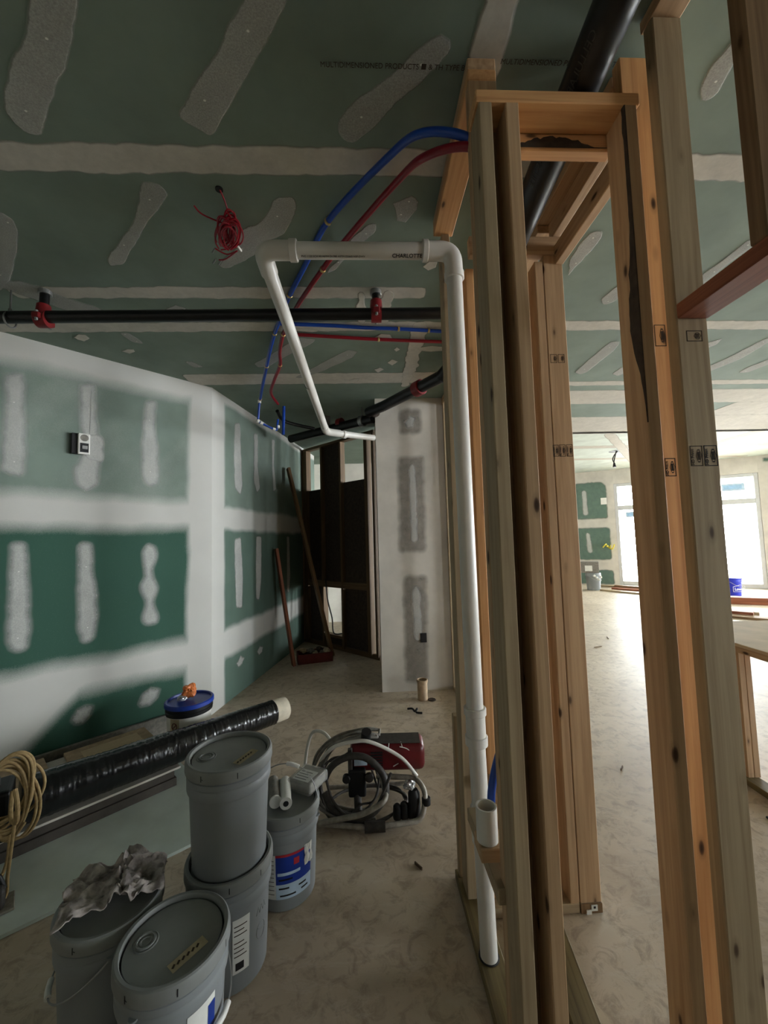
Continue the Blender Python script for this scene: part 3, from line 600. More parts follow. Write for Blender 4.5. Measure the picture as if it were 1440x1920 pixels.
# white drain line: standpipe, elbow, overhead run, run to the back
wp = empty('white_drain_pipe', (.38, 1.5, 0), 'white plastic drain pipe rising beside the studs and crossing overhead', 'pipe')
tube('standpipe', [(.404, 1.515, .0), (.386, 1.50, .85), (.376, 1.5, 2.62)], .031, 'pvc_white', wp, 28)
tube('elbow', fillet([(.376, 1.5, 2.58), (.374, 1.5, 2.70), (.25, 1.5, 2.70)], .085, 10), .036, 'pvc_white', wp, 28)
run = tube('overhead_run', [(.30, 1.5, 2.70), (-.33, 1.5, 2.70)], .031, 'pvc_white', wp, 28)
tube('elbow', fillet([(-.27, 1.5, 2.70), (-.385, 1.5, 2.70), (-.385, 1.62, 2.692)], .085, 10), .036, 'pvc_white', wp, 28)
tube('back_run', [(-.385, 1.58, 2.695), (-.365, 3.70, 2.60)], .031, 'pvc_white', wp, 24)
tube('elbow', fillet([(-.366, 3.62, 2.604), (-.365, 3.76, 2.598), (-.24, 3.84, 2.60)], .06, 8), .036, 'pvc_white', wp, 20); tube('branch', [(-.28, 3.82, 2.60), (.10, 4.10, 2.62)], .031, 'pvc_white', wp, 20)
ring('hub', (-.262, 1.5, 2.70), (1, 0, 0), .041, .03, 'pvc_white', wp, 28); ring('hub', (.262, 1.5, 2.70), (1, 0, 0), .041, .022, 'pvc_white', wp, 28); ring('hub', (.376, 1.5, 2.595), (0, 0, 1), .039, .03, 'pvc_white', wp, 28)
ring('band', (-.378, 2.72, 2.645), (0, 1, 0), .0318, .010, 'groove_dark', wp); ring('hub', (-.2, 3.88, 2.60), (1, .8, 0), .039, .035, 'pvc_white', wp)
cp = tube('coupling', [(.3865, 1.50, .80), (.3855, 1.50, .915)], .036, 'pvc_white', wp, 28); ring('coupling_lip', (.3856, 1.50, .905), (0, 0, 1), .041, .026, 'pvc_white', cp, 28); ring('coupling_lip', (.3868, 1.50, .80), (0, 0, 1), .041, .034, 'pvc_white', cp, 28)
tube('coupling', [(.394, 1.507, .44), (.3915, 1.505, .56)], .0365, 'pvc_white', wp, 28); ring('floor_gap', (.403, 1.515, .0395), (0, 0, 1), .037, .003, 'groove_dark', wp)
def ptext(s, size, x, ang, mat, bold=0.):
    d = Vector((0, -math.cos(ang), -math.sin(ang))); text(s, size, Vector((x, 1.5, 2.70))+d*.0318-Vector((0, -math.sin(ang), math.cos(ang)))*size*.36, (1, 0, 0), (0, -math.sin(ang), math.cos(ang)), mat, run, 'pipe_lettering', bold=bold)
ptext('CHARLOTTE', .021, .128, R(66), 'ink', .0004); ptext('PVC 1120 SCH 40 ASTM D1785 ASTM D2665 NSF-DWV', .0105, -.23, R(73), 'ink')
# open white stub by the studs
sp = empty('pipe_stub', (.335, 1.22, .655), 'short open white pipe stub standing on a stud block', 'pipe')
lathe('stub', [(.031, .0), (.031, .094), (.0305, .096), (.026, .096), (.0255, .094), (.0255, .004)], 'pvc_white', sp, 28, (.335, 1.22, .655)); lathe('inside', [(.0, .005), (.0255, .004)], 'dust_tan', sp, 28, (.335, 1.22, .655))
st = empty('pipe_stub', (.50, 3.90, 0), 'capped beige pipe stub rising from the floor by the off-white wall', 'pipe')
lathe('stub', [(.0, .002), (.052, .002), (.048, .006), (.048, .165), (.054, .168), (.054, .188), (.047, .19), (.044, .186), (.044, .16), (.0, .16)], 'dust_tan', st, 28, (.50, 3.90, 0)); lathe('floor_patch', [(.0, .002), (.04, .002), (.035, .008), (.0, .008)], 'dark_fibre', st, 16, (.585, 3.88, 0))
# big black drain along the top of the chase
bk = empty('black_drain_pipe', (.675, 1.1, 2.8), 'thick black plastic drain pipe sloping along the top of the chase', 'pipe')
b0, b1 = Vector((.675, .25, 2.988)), Vector((.672, 1.66, 2.822)); big = tube('pipe', [b0, b1], .057, 'abs_black', bk, 36)
ring('hub', b1, b1-b0, .066, .07, 'abs_black', bk, 36)
dv = (b1-b0).normalized(); sd = Vector((-.75, 0, -.66)); sd = (sd-dv*sd.dot(dv)).normalized(); yd = dv.cross(sd)
for k_, s_ in ((.62, 'HS3L'), (.80, 'CELLULAR'), (1.10, 'ABS-TIFE'), (1.33, 'S-TIFE')): text(s_, .03, b0+dv*(k_-.12)+sd*.0576-yd*.011, dv, yd, 'hose_dark', big, 'pipe_lettering')
# black steel sprinkler line under the ceiling
sl = empty('sprinkler_pipe', (-.8, 2.28, 2.88), 'black steel sprinkler pipe running level below the ceiling across the room', 'pipe')
tube('pipe', [(-4.2, 2.28, 2.868), (.62, 2.28, 2.904)], .034, 'steel_black', sl, 24)
for x in (-1.835, .090):
    z = 2.87+(x+1.8)*.0135; q = tube('riser', [(x, 2.28, z), (x, 2.285, 3.049)], .024, 'steel_black', sl, 18); ring('ceiling_collar', (x, 2.285, 3.035), (0, 0, 1), .034, .026, 'galvanised', q, 18)
    c = tube('tee_clamp', [(x-.03, 2.28, z), (x+.03, 2.28, z)], .045, 'clamp_red', sl, 20); tube('outlet_neck', [(x, 2.28, z+.02), (x, 2.28, z+.085)], [.04, .034], 'clamp_red', c, 20)
    for s_ in (-1, 1): box('lug', x-.02, x+.02, 2.28+s_*.045-.018, 2.28+s_*.045+.018, z-.016, z+.016, 'clamp_red', c, .004); ring('bolt', (x, 2.28+s_*.05, z), (0, 0, 1), .009, .06, 'galvanised', c, 8)
hg = empty('pipe_hanger', (-2.02, 2.28, 2.868), 'steel ring hanger on the sprinkler pipe at the left edge', 'hanger')
tube('ring', [(-2.02, 2.28+.041*math.cos(a), 2.868+.041*math.sin(a)) for a in np.linspace(0, 2*math.pi, 24, endpoint=False)], .005, 'galvanised', hg, 6, True); tube('rod', [(-2.02, 2.28, 2.908), (-2.02, 2.28, 3.05)], .005, 'galvanised', hg, 8); ring('nut', (-2.02, 2.28, 2.925), (0, 0, 1), .01, .02, 'galvanised', hg, 6)
tube('drop', fillet([(.60, 2.28, 2.904), (.655, 2.28, 2.904), (.655, 2.28, 2.55), (.655, 2.60, 2.50)], .05), .030, 'steel_black', sl, 18); ring('coupling', (.655, 2.28, 2.76), (0, 0, 1), .042, .07, 'steel_black', sl)
# black pipe crossing the white wall top on the diagonal
dp = empty('diagonal_pipe', (.2, 3.9, 2.9), 'black pipe with red coupling cutting through the top of the off-white wall', 'pipe')
tube('pipe', [(.66, 3.20, 2.90), (.205, 3.92, 2.90), (.05, 4.118, 2.90)], .052, 'steel_black', dp, 24); ring('red_coupling', (.50, 3.455, 2.90), (-.63, 1, 0), .068, .085, 'clamp_red', dp, 24); ring('hole_rim', (.115, 4.09, 2.90), (-.63, 1, 0), .06, .03, 'dark_fibre', dp)
tube('elbow', [(.66, 3.20, 2.90), (.70, 3.12, 2.93), (.73, 3.02, 2.985)], .054, 'steel_black', dp, 24)
dp2 = empty('diagonal_pipe', (-.5, 4.8, 2.88), 'black pipe crossing the alcove ceiling behind the off-white wall', 'pipe')
tube('pipe', [(.10, 4.30, 2.89), (-.96, 5.12, 2.89)], .052, 'steel_black', dp2, 20); ring('collar', (-.02, 4.39, 2.89), (-1, .77, 0), .064, .05, 'galvanised', dp2); ring('red_coupling', (-.28, 4.60, 2.93), (-1, .77, 0), .062, .06, 'clamp_red', dp2); tube('riser', [(-.45, 4.72, 2.90), (-.45, 4.72, 3.05)], .045, 'galvanised', dp2, 18)
for z_, s_ in ((2.93, -.28), (2.90, -.02)): tube('hanger_rod', [(s_, 4.60 if s_ < -.1 else 4.39, z_), (s_, 4.60 if s_ < -.1 else 4.39, 3.05)], .006, 'galvanised', dp2, 6)
# flexible supply lines
def pex(name, pts, mat, label, clips, r=.0135):
    e = empty(name, pts[-1], label, 'tubing'); line = catmull(pts, 8); tube('tubing', line, r, mat, e, 14)
    for c in clips:
        i = min(range(len(line)), key=lambda k: (line[k]-Vector(c)).length); d = line[min(i+1, len(line)-1)]-line[max(i-1, 0)]; ring('crimp_ring', line[i], d, r+.004, .014, 'brass', e, 14)
    return e
bl = pex('blue_tubing', [(.45, 1.20, 2.74), (.37, 1.15, 2.80), (.22, 1.22, 2.90), (.104, 1.40, 2.985), (-.144, 1.744, 3.03), (-.30, 2.05, 3.030), (-.444, 2.334, 3.030), (-.55, 2.58, 3.03), (-.618, 2.738, 3.03), (-.70, 2.95, 3.02), (-.79, 3.2, 3.0), (-.93, 3.60, 2.985), (-1.03, 3.90, 2.97)], 'pex_blue', 'blue water tubing arching from the chase across the ceiling', [(-.144, 1.744, 3.03), (-.43, 2.3, 3.03), (-.62, 2.74, 3.03), (-.79, 3.2, 3.0), (-1.02, 3.88, 2.97)])
rd = pex('red_tubing', [(.45, 1.20, 2.71), (.37, 1.15, 2.775), (.24, 1.27, 2.87), (.15, 1.48, 2.97), (-.092, 1.893, 3.03), (-.205, 2.071, 3.030), (-.389, 2.388, 3.030), (-.50, 2.62, 3.03), (-.569, 2.775, 3.03), (-.64, 3.0, 3.02), (-.681, 3.203, 3.01), (-.80, 3.5, 3.0), (-.893, 3.777, 2.99), (-.88, 4.02, 2.97)], 'pex_red', 'red water tubing beside the blue one across the ceiling', [(-.205, 2.071, 3.030), (-.56, 2.76, 3.03), (-.681, 3.203, 3.01)])
pex('blue_tubing', [(-.55, 2.612, 3.030), (-.2, 2.64, 3.030), (.007, 2.665, 3.030), (.3, 2.69, 3.030), (.62, 2.725, 3.030)], 'pex_blue', 'blue water tubing running level toward the studs below the ceiling', [(.28, 2.69, 3.03), (.5, 2.71, 3.03)], .0125)
pex('red_tubing', [(-.52, 2.75, 3.030), (-.2, 2.79, 3.030), (.085, 2.827, 3.030), (.4, 2.855, 3.030), (.70, 2.88, 3.030)], 'pex_red', 'red water tubing running level toward the studs below the ceiling', [(.12, 2.83, 3.03)], .0125)
mb = empty('manifold', (-1.02, 3.95, 2.85), 'small blue branch loop with white elbows hanging at the alcove ceiling', 'tubing')
tube('loop', fillet([(-1.035, 3.90, 2.97), (-1.06, 3.93, 2.76), (-.90, 4.05, 2.70), (-.89, 4.06, 2.82)], .02), .011, 'pex_blue', mb, 10)
for p, d in (((-1.06, 3.93, 2.765), (0, 0, 1)), ((-1.03, 3.95, 2.75), (1, .7, -.3)), ((-.925, 4.035, 2.71), (1, .7, -.3)), ((-.888, 4.058, 2.74), (0, 0, 1)), ((-1.037, 3.905, 2.955), (0, 0, 1))): ring('elbow_fitting', p, d, .016, .03, 'white_plastic', mb, 10)
tube('capped_line', [(-.83, 4.07, 2.96), (-.84, 4.07, 2.66)], .016, 'pex_blue', mb, 10)
tube('dark_line', catmull([(-.95, 4.3, 2.99), (-.9, 4.5, 2.93), (-.6, 4.7, 2.9)]), .02, 'black_plastic', mb, 10)
pex('blue_tubing', [(.50, 1.36, 1.05), (.46, 1.34, .93), (.402, 1.30, .84), (.372, 1.28, .76), (.366, 1.275, .69)], 'pex_blue', 'short blue tubing with crimp ending at the open pipe stub', [(.368, 1.277, .715)], .0125)
tube('end_fitting', [(.366, 1.275, .70), (.365, 1.272, .60)], .012, 'black_plastic', bpy.data.objects['blue_tubing.002'], 10)
tube('white_cable', [(.690, 1.60, .62), (.728, 1.655, .38), (.735, 1.665, .15)], .010, 'pvc_white', ch, 8)
# red wire bundle on the ceiling
rb = empty('wire_bundle', (-.61, 1.74, 3.04), 'tangled bundle of thin red wire hanging from the ceiling', 'wire'); rng = random.Random(4); lines = []
for i in range(16):
    c = Vector((-.60+rng.uniform(-.02, .02), 1.76+rng.uniform(-.015, .02), 2.985+rng.uniform(-.02, .02))); L_ = rng.uniform(.07, .13); w_ = rng.uniform(.018, .04); a = R(112)+rng.uniform(-.3, .3); ax = Vector((math.cos(a), math.sin(a), rng.uniform(-.25, .2))); pp = Vector((-math.sin(a), math.cos(a), rng.uniform(-.4, .4)))
    lines.append(catmull([c+ax*math.cos(t)*L_+pp*math.sin(t)*w_ for t in np.linspace(0, 6.0, 9)], 4))
lines.append(catmull([(-.585, 1.60, 3.045), (-.575, 1.64, 3.02), (-.578, 1.70, 2.99), (-.6, 1.76, 2.98)], 5)); lines.append(catmull([(-.60, 1.87, 2.98), (-.66, 1.90, 2.985), (-.71, 1.88, 3.0)], 5)); lines.append(catmull([(-.60, 1.87, 2.98), (-.68, 1.94, 2.99), (-.72, 1.96, 3.0)], 5)); lines.append(catmull([(-.60, 1.72, 2.99), (-.68, 1.66, 2.985), (-.70, 1.62, 2.99)], 5))
tubes('wire_coil', lines, .0035, 'wire_red', rb); tube('ceiling_hole', [(-.588, 1.60, 3.049), (-.588, 1.60, 3.044)], .016, 'groove_dark', rb); tube('wire_tie', catmull([(-.575, 1.80, 2.95), (-.57, 1.81, 2.946), (-.568, 1.83, 2.95)], 4), .005, 'white_plastic', rb, 6)
for p in ((-.71, 1.965, 3.0), (-.735, 1.955, 3.0), (-.71, 1.88, 3.0)): tube('wire_end', [p, (p[0]-.025, p[1]+.03, p[2])], .004, 'galvanised', rb, 6)
# smoke alarm-like device and box on the angled wall
al = empty('wall_device', NEAR(1.0, 2.33, 0), 'white square device over a dark electrical box on the angled wall', 'wall device')
def nbox(name, u0, u1, v0, v1, h0, h1, mat, parent, bev=0.):
    vs, fs = box_vf(u0, u1, v0, v1, h0, h1, bev); return mk(name, [NEAR(v.x, v.y, v.z) for v in vs], fs, mat, parent)
nbox('back_box', .985, 1.065, 2.255, 2.41, 0, .035, 'black_plastic', al, .003); fc = nbox('face_plate', .955, 1.03, 2.25, 2.41, .035, .062, 'white_plastic', al, .008)
vs = []; ncirc = 20
for a in range(ncirc): vs.append(NEAR(.992+.026*math.cos(6.283*a/ncirc), 2.375+.026*math.sin(6.283*a/ncirc), .0628))
mk('grille', vs, [tuple(range(ncirc))], 'hose_grey', fc); nbox('cutout', .965, 1.018, 2.265, 2.335, .0622, .0632, 'groove_dark', fc); nbox('terminal', .972, 1.005, 2.29, 2.315, .0632, .068, 'galvanised', fc)
nbox('socket_box', 1.475, 1.54, .505, .61, 0, .012, 'black_plastic', None); so = bpy.data.objects['socket_box']; tag(so, 'dark cut-in electrical box at the left edge of the angled wall', 'outlet box'); nbox('box_contacts', 1.485, 1.53, .52, .595, .012, .014, 'crate_red', so)
# far ceiling wire drop
fwd = empty('ceiling_wire', (5.9, 8.9, 3.46), 'wires dangling from a ceiling hole in the far room', 'wire'); lathe('hole', [(.0, -.002), (.16, -.002), (.16, .0)], 'groove_dark', fwd, 20, (5.9, 8.9, 3.46)); tubes('wire', [catmull([(5.9, 8.9, 3.46), (5.85, 8.9, 3.30), (5.82, 8.9, 3.18)]), catmull([(5.93, 8.9, 3.46), (5.84, 8.9, 3.36), (5.8, 8.9, 3.26), (5.84, 8.9, 3.17)])], .012, 'black_plastic', fwd); lathe('wire_nut', [(0, 0), (.04, .0), (.02, .1), (0, .1)], 'black_plastic', fwd, 10, (5.83, 8.9, 3.08))

# ================================================================ buckets
def cyl_patch(name, r, a0, a1, z0, z1, mat, parent, off=(0, 0, 0), slant=0., seg=16):
    vs = []
    for i in range(seg+1):
        t = a0+(a1-a0)*i/seg
        for z in (z0, z1): 
            rr = r(z) if callable(r) else r; vs.append((off[0]+rr*math.cos(t), off[1]+rr*math.sin(t), off[2]+z+slant*(i/seg)))
    return mk(name, vs, [(2*i, 2*i+2, 2*i+3, 2*i+1) for i in range(seg)], mat, parent, 60)
BR = lambda z: .1305+.0118*min(1, z/.275)
BODY = [(.0, .004), (.122, .004), (.124, 0), (.1295, .003), (.131, .008), (.142, .272), (.149, .277), (.1505, .283), (.1505, .306), (.1485, .309), (.1485, .315), (.151, .318), (.151, .336), (.147, .339), (.147, .352)]
LID = [(.0, .3715), (.1325, .3715), (.1335, .369), (.1337, .360), (.1385, .360), (.1390, .380), (.1415, .3845), (.1500, .385), (.1545, .3815), (.1565, .374), (.1570, .348), (.1555, .344), (.1475, .343)]
def bucket(loc, label, lid=True, spout=None, sticker=None, ticks=(), bail=None, rot=0., zlid='bucket_lid_grey'):
    e = empty('plastic_bucket', (0, 0, 0), label, 'bucket', 'grey five gallon buckets')
    b = lathe('body', BODY, 'bucket_grey', e, 64)
    l = lathe('lid', LID, zlid, e, 72)
    lathe('lid_groove', [(.1338, .3606), (.1384, .3606)], 'groove_dark', l, 64)  # dark ring paints in the shade at the bottom of the slit
    if spout is not None:
        sx, sy = .083*math.cos(spout), .083*math.sin(spout)
        lathe('spout', [(.0, .3725), (.011, .3725), (.0125, .3745), (.0165, .3745), (.018, .3722), (.021, .3722), (.0225, .3765), (.027, .3765), (.0285, .372), (.031, .372), (.033, .3738), (.036, .3715)], zlid, l, 32, (sx, sy, 0))
    if sticker is not None:
        c, s = math.cos(sticker), math.sin(sticker); q = Vector((.078*c, .078*s, .3721)); tx = Vector((-s, c, 0)); rx = Vector((c, s, 0)); n_ = 8; vs = []
        for i in range(n_+1):
            for d in (-.017, .017): vs.append(tuple(q+tx*(-.052+.104*i/n_)+rx*d+Vector((0, 0, .0006+.004*max(0, i/n_-.85)))))
        st_ = mk('sticker', vs, [(2*i, 2*i+1, 2*i+3, 2*i+2) for i in range(n_)], 'paper_tan', l)
        for i in range(6): 
            p = q+tx*(-.042+.014*i)+Vector((0, 0, .0012)); box('sticker_print', p.x-.003, p.x+.003, p.y-.006, p.y+.006, p.z, p.z+.0003, 'ink_faint', st_)
    for t in ticks:
        cyl_patch('rim_slot', .1574, t-.010, t+.010, .353, .373, 'groove_dark', l, seg=2)
        cyl_patch('rim_slot', .1574, t+.012, t+.05, .361, .3635, 'groove_dark', l, slant=-.002, seg=4) if t in ticks[:1] else None
    if bail is not None:
        am, up = bail; pts = []; h_ = []
        if not up:
            for i in range(17):
                u = i/16; t = am+R(-92)+R(184)*u; pts.append((.1585*math.cos(t), .1585*math.sin(t), .315-.13*math.sin(math.pi*u)))
            gi = 8; g = pts[7:10]
        else:
            for i in range(17):
                u = i/16; t = math.pi*u; x = .156*math.cos(t); pts.append((x*math.cos(am)-.03*math.sin(t)*math.sin(am), x*math.sin(am)+.03*math.sin(t)*math.cos(am), .325+.19*math.sin(t)**.8))
            g = pts[6:9]
        w_ = tube('bail_wire', catmull(pts, 3), .0026, 'galvanised', e, 6); tube('grip', catmull(g, 4), .009, 'white_plastic', w_, 10)
        for t in ((am-R(92), am+R(92)) if not up else (am, am+math.pi)):
            lathe('bail_ear', [(.0, .0), (.012, .0), (.012, .006), (.0, .006)], 'bucket_grey', e, 12, (.150*math.cos(t), .150*math.sin(t), .312))
    e.location = loc; e.rotation_euler = (0, 0, rot); return e
# (buckets are built at the origin, then set down)
bA = bucket((-.606, 1.297, 0), 'grey lidded bucket with tan sticker, frontmost at the bottom edge', spout=R(182), sticker=R(-38), ticks=(R(-112), R(-62), R(-5)), bail=(R(-12), False))
cyl_patch('label', lambda z: BR(z)+.0012, R(-52), R(-18), .03, .27, 'paper_white', bA); cyl_patch('label_panel', lambda z: BR(z)+.0022, R(-28), R(-18), .03, .25, 'label_blue', bA)
bB = bucket((-.884, 1.447, 0), 'grey lidded bucket with a dirty rag on it, leftmost', ticks=(R(-95), R(10)), bail=(R(-150), False))
bC = bucket((-.548, 1.608, 0), 'grey bucket at the bottom of the stack of two', ticks=(R(-100), R(-72), R(-30)))
cyl_patch('label', lambda z: BR(z)+.0012, R(-68), R(-44), .07, .25, 'paper_white', bC)
for i, z in enumerate((.225, .21, .195, .17, .155, .14, .125)): cyl_patch('label_print', lambda q: BR(q)+.0018, R(-66), R(-48-4*(i % 2)), z, z+.0035, 'ink_faint', bC, seg=6)
cyl_patch('barcode', lambda q: BR(q)+.0018, R(-64), R(-52), .08, .105, 'ink', bC, seg=6)
tubes('moulded_emblem', [[((BR(.15)+.0008)*math.cos(R(-22)+.16*math.cos(t)), (BR(.15)+.0008)*math.sin(R(-22)+.16*math.cos(t)), .15+.028*math.sin(t)) for t in np.linspace(0, 6.28, 24)], [((BR(.2)+.0008)*math.cos(t), (BR(.2)+.0008)*math.sin(t), .225+.012*((i % 2)*2-1)) for i, t in enumerate(np.linspace(R(-32), R(-12), 7))], [((BR(.2)+.0008)*math.cos(t), (BR(.2)+.0008)*math.sin(t), .165-.02*i/5) for i, t in enumerate(np.linspace(R(-29), R(-15), 6))]], .0012, 'bucket_grey', bC)
bD = bucket((-.548, 1.608, .3725), 'grey bucket with tan sticker on top of the stack of two', spout=R(195), sticker=R(-25), ticks=(R(-108), R(-62)))
bE = bucket((-.405, 1.915, 0), 'grey bucket with blue and white label and raised handle behind the stack', ticks=(R(-112), R(-55)), bail=(R(-8), True))
f = lambda q: BR(q)+.0012; g = lambda q: BR(q)+.002
cyl_patch('label', f, R(-128), R(-95), .055, .235, 'paper_white', bE); lb = cyl_patch('label', f, R(-95), R(-28), .055, .235, 'label_blue', bE); cyl_patch('label_band', g, R(-95), R(-28), .055, .115, 'label_pale', bE); cyl_patch('label_band', g, R(-95), R(-45), .226, .236, 'label_red', bE)
cyl_patch('label_band', g, R(-92), R(-52), .150, .162, 'label_pale', bE); cyl_patch('label_emblem', g, R(-64), R(-54), .185, .212, 'label_red', bE, seg=4)
for i in range(9): cyl_patch('label_print', g, R(-126), R(-98), .075+i*.017, .0775+i*.017, 'ink_faint', bE, seg=6)
for i, (a0, a1, z) in enumerate(((-90, -72, .095), (-90, -66, .130), (-88, -60, .066), (-55, -40, .09), (-50, -36, .07))): cyl_patch('label_print', lambda q: BR(q)+.0026, R(a0), R(a1), z, z+.007, 'ink', bE, seg=5)
vs = []; 
for i in range(7):
    for j in range(5): t = R(-44+i*3); rr = BR(.2)+.004+.010*mnoise.noise(Vector((i*.8, j*.8, 2))); vs.append((rr*math.cos(t), rr*math.sin(t), .16+.02*j+.006*mnoise.noise(Vector((i, j, 9)))))
mk('label_tear', vs, [(i*5+j, i*5+j+5, i*5+j+6, i*5+j+1) for i in range(6) for j in range(4)], 'paper_white', bE)
for b_ in (bA, bB, bC, bD, bE): WORLD[b_.name] = Matrix.LocRotScale(b_.location, b_.rotation_euler, None)
# caulk cartridges and a bagged pack on the labelled bucket
def cartridge(p, d, label, cap):
    e = empty('caulk_tube', p, label, 'caulk tube', 'caulk tubes on the labelled bucket'); p = Vector(p); d = Vector(d).normalized()
    tube('barrel', [p, p+d*.16], .024, 'hose_grey' if cap else 'white_plastic', e, 20); t_ = tube('end_cup', [p+d*.16, p+d*.163, p+d*.170, p+d*.171], [.0255, .0262, .0262, .022], 'white_plastic', e, 24); tube('plunger', [p+d*.1705, p+d*.1712], .0215 if cap else .012, 'paper_white' if cap else 'groove_dark', e, 20)
cartridge((-.478, 2.00, .411), (.30, -1, 0), 'grey caulk tube with white open end on the labelled bucket', True); cartridge((-.418, 1.99, .411), (.22, -1, 0), 'white caulk tube with dark nozzle hole on the labelled bucket', False)
pk = empty('bagged_pack', (-.35, 1.985, .386), 'clear bag around a printed carton on the labelled bucket', 'package')
m_ = Matrix.Translation((-.312, 2.0, .3862)) @ Matrix.Rotation(R(-28), 4, 'Z')
def mbox(name, m, a, mat, parent, bev=.004):
    vs, fs = box_vf(*a, bev); return mk(name, [m @ Vector(v) for v in vs], fs, mat, parent)
mbox('carton', m_, (-.06, .06, -.065, .065, 0, .045), 'hose_grey', pk); mbox('carton_label', m_, (-.05, .04, -.055, .03, .045, .0462), 'paper_white', pk, 0)
for i in range(4): mbox('label_print', m_, (-.045, .02, -.045+.018*i, -.04+.018*i, .0462, .0466), 'ink', pk, 0)
mbox('bag', m_, (-.068, .072, -.085, .072, -.0005, .052), 'clear_film', pk, .014)
# rag
vs = []; nx, ny = 34, 24
for j in range(ny):
    for i in range(nx):
        u, v_ = i/(nx-1)-.5, j/(ny-1)-.5; x = u*.29; y = v_*.20
        e_ = mnoise.noise(Vector((u*5, v_*5, 1))); e2 = mnoise.noise(Vector((u*12, v_*12, 4))); e3 = mnoise.noise(Vector((u*30, v_*30, 7)))
        x += .03*mnoise.noise(Vector((u*4, v_*4, 8))); y += .05*mnoise.noise(Vector((u*3.2, v_*4, 12)))
        x0, y0 = -.885, 1.475; a = R(20); wx_, wy_ = x0+x*math.cos(a)-y*math.sin(a), y0+x*math.sin(a)+y*math.cos(a)
        rr = math.hypot(wx_+.884, wy_-1.447); z = .389+max(0, .035*(e_+.35)+.014*(e2+.3)+.006*e3+.045*math.exp(-((u-.12)**2/.02))*(.6+e2))
        if rr > .158: z -= min(.05, (rr-.158)*.8)
        vs.append((wx_, wy_, max(z, .388) if rr < .158 else z))
rag = mk('rag', vs, [(j*nx+i, j*nx+i+1, (j+1)*nx+i+1, (j+1)*nx+i) for j in range(ny-1) for i in range(nx-1)], 'rag_grey', None, 70); so_ = rag.modifiers.new('thick', 'SOLIDIFY'); so_.thickness = .003
tag(rag, 'crumpled dirty grey rag lying on the leftmost bucket', 'rag')

# ================================================================ sheets, boards and wrapped roll along the angled wall
def wl(s, d, z): return Vector(NA)+ND*s+NN*d+Vector((0, 0, z))
def wbx(name, s0, s1, d0, d1, z0, z1, mat, parent=None, bev=.001):
    vs, fs = box_vf(s0, s1, d0, d1, z0, z1, bev); return mk(name, [wl(v.x, v.y, v.z) for v in vs], fs, mat, parent)
shp = [(.50, .22), (2.9, .22), (2.9, 1.36), (1.46, 1.391), (.81, 1.475), (.50, 1.50)]
vs = [wl(s_, d_, z_) for z_ in (.001, .016) for s_, d_ in shp]; n = len(shp)
tag(mk('drywall_sheet', vs, [tuple(range(n)), tuple(range(n, 2*n))[::-1]]+[(i, (i+1) % n, n+(i+1) % n, n+i) for i in range(n)], 'floor_board'), 'pale green gypsum sheet lying flat on the floor behind the buckets', 'drywall sheet')
for i, t_ in enumerate(('bottom', 'middle')):  # lower gypsum sheets of the stack, coloured dark to stand for shade on their edges
    tag(wbx('shaded_slab', .62+.01*i, 2.8, .18, .895-.012*i, .0168+i*.050, .0168+i*.050+.049, 'gypsum_shade'), 'gypsum slab in painted shade at the %s of the stack under the black roll' % t_, 'board', 'slabs under the roll')
tag(wbx('drywall_sheet', .60, 2.8, .16, .905, .1172, .130, 'plain_board'), 'pale gypsum sheet on top of the stack under the black roll', 'drywall sheet')
tp = .1305
tag(wbx('fiberboard_panel', .59, 1.08, .15, .60, tp, tp+.022, 'dust_tan', None, .002), 'tan fiberboard strip behind the black roll, longest of the two', 'board'); wbx('panel_inset', .66, 1.0, .22, .48, tp+.022, tp+.024, 'plywood', bpy.data.objects['fiberboard_panel'])
tag(wbx('fiberboard_panel', 1.18, 1.75, .12, .60, tp, tp+.024, 'dust_tan', None, .002), 'tan fiberboard piece near the cord bundle, by the wall', 'board')
tag(wbx('board_strip', .22, 2.6, .02, .05, .0, .145, 'hose_grey', None, .002), 'long grey strip standing on edge against the angled wall', 'board')
ro = empty('wrapped_roll', wl(.5, .83, .13), 'long roll wrapped in shiny black plastic with white core end', 'roll')
a_, b_ = wl(1.36, .83, .248), wl(-.11, .845, .216); ax = (b_-a_).normalized(); up = Vector((0, 0, 1)); sd = ax.cross(up).normalized(); vs = []; fs = []; nl, ns = 300, 48
for i in range(nl+1):
    t = i/nl; c = a_.lerp(b_, t)
    for j in range(ns):
        an = 2*math.pi*j/ns; p = Vector((t*46, math.cos(an)*1.1, math.sin(an)*1.1)); r_ = .114-.026*t+.0045*mnoise.noise(Vector((t*7, p.y*1.5, p.z*1.5)))+.003*mnoise.noise(Vector((t*90, p.y*1.2, p.z*1.2)))+.002*mnoise.noise(Vector((t*190, p.y*3, p.z*3)))
        vs.append(c+(sd*math.cos(an)+up*math.sin(an))*r_)
for i in range(nl):
    for j in range(ns): fs.append((i*ns+j, i*ns+(j+1) % ns, (i+1)*ns+(j+1) % ns, (i+1)*ns+j))
fs.append(tuple(range(ns))); mk('plastic_wrap', vs, fs, 'wrap_black', ro, 60)
c_ = b_-ax*.05; e1 = b_+ax*.11
vs = []; fs = []
prof = [(c_, .083), (b_+ax*.03, .087), (e1, .085), (e1, .074), (b_-ax*.02, .072), (b_-ax*.02, .0)]
for p, r_ in prof:
    for j in range(32): an = 2*math.pi*j/32; rr = r_*(1+.03*mnoise.noise(Vector((math.cos(an)*2, math.sin(an)*2, r_*9)))); vs.append(p+(sd*math.cos(an)+up*math.sin(an))*rr)
for k_ in range(len(prof)-1):
    for j in range(32): fs.append((k_*32+j, k_*32+(j+1) % 32, (k_+1)*32+(j+1) % 32, (k_+1)*32+j))
mk('roll_core', vs, fs, 'felt_white', ro, 50)
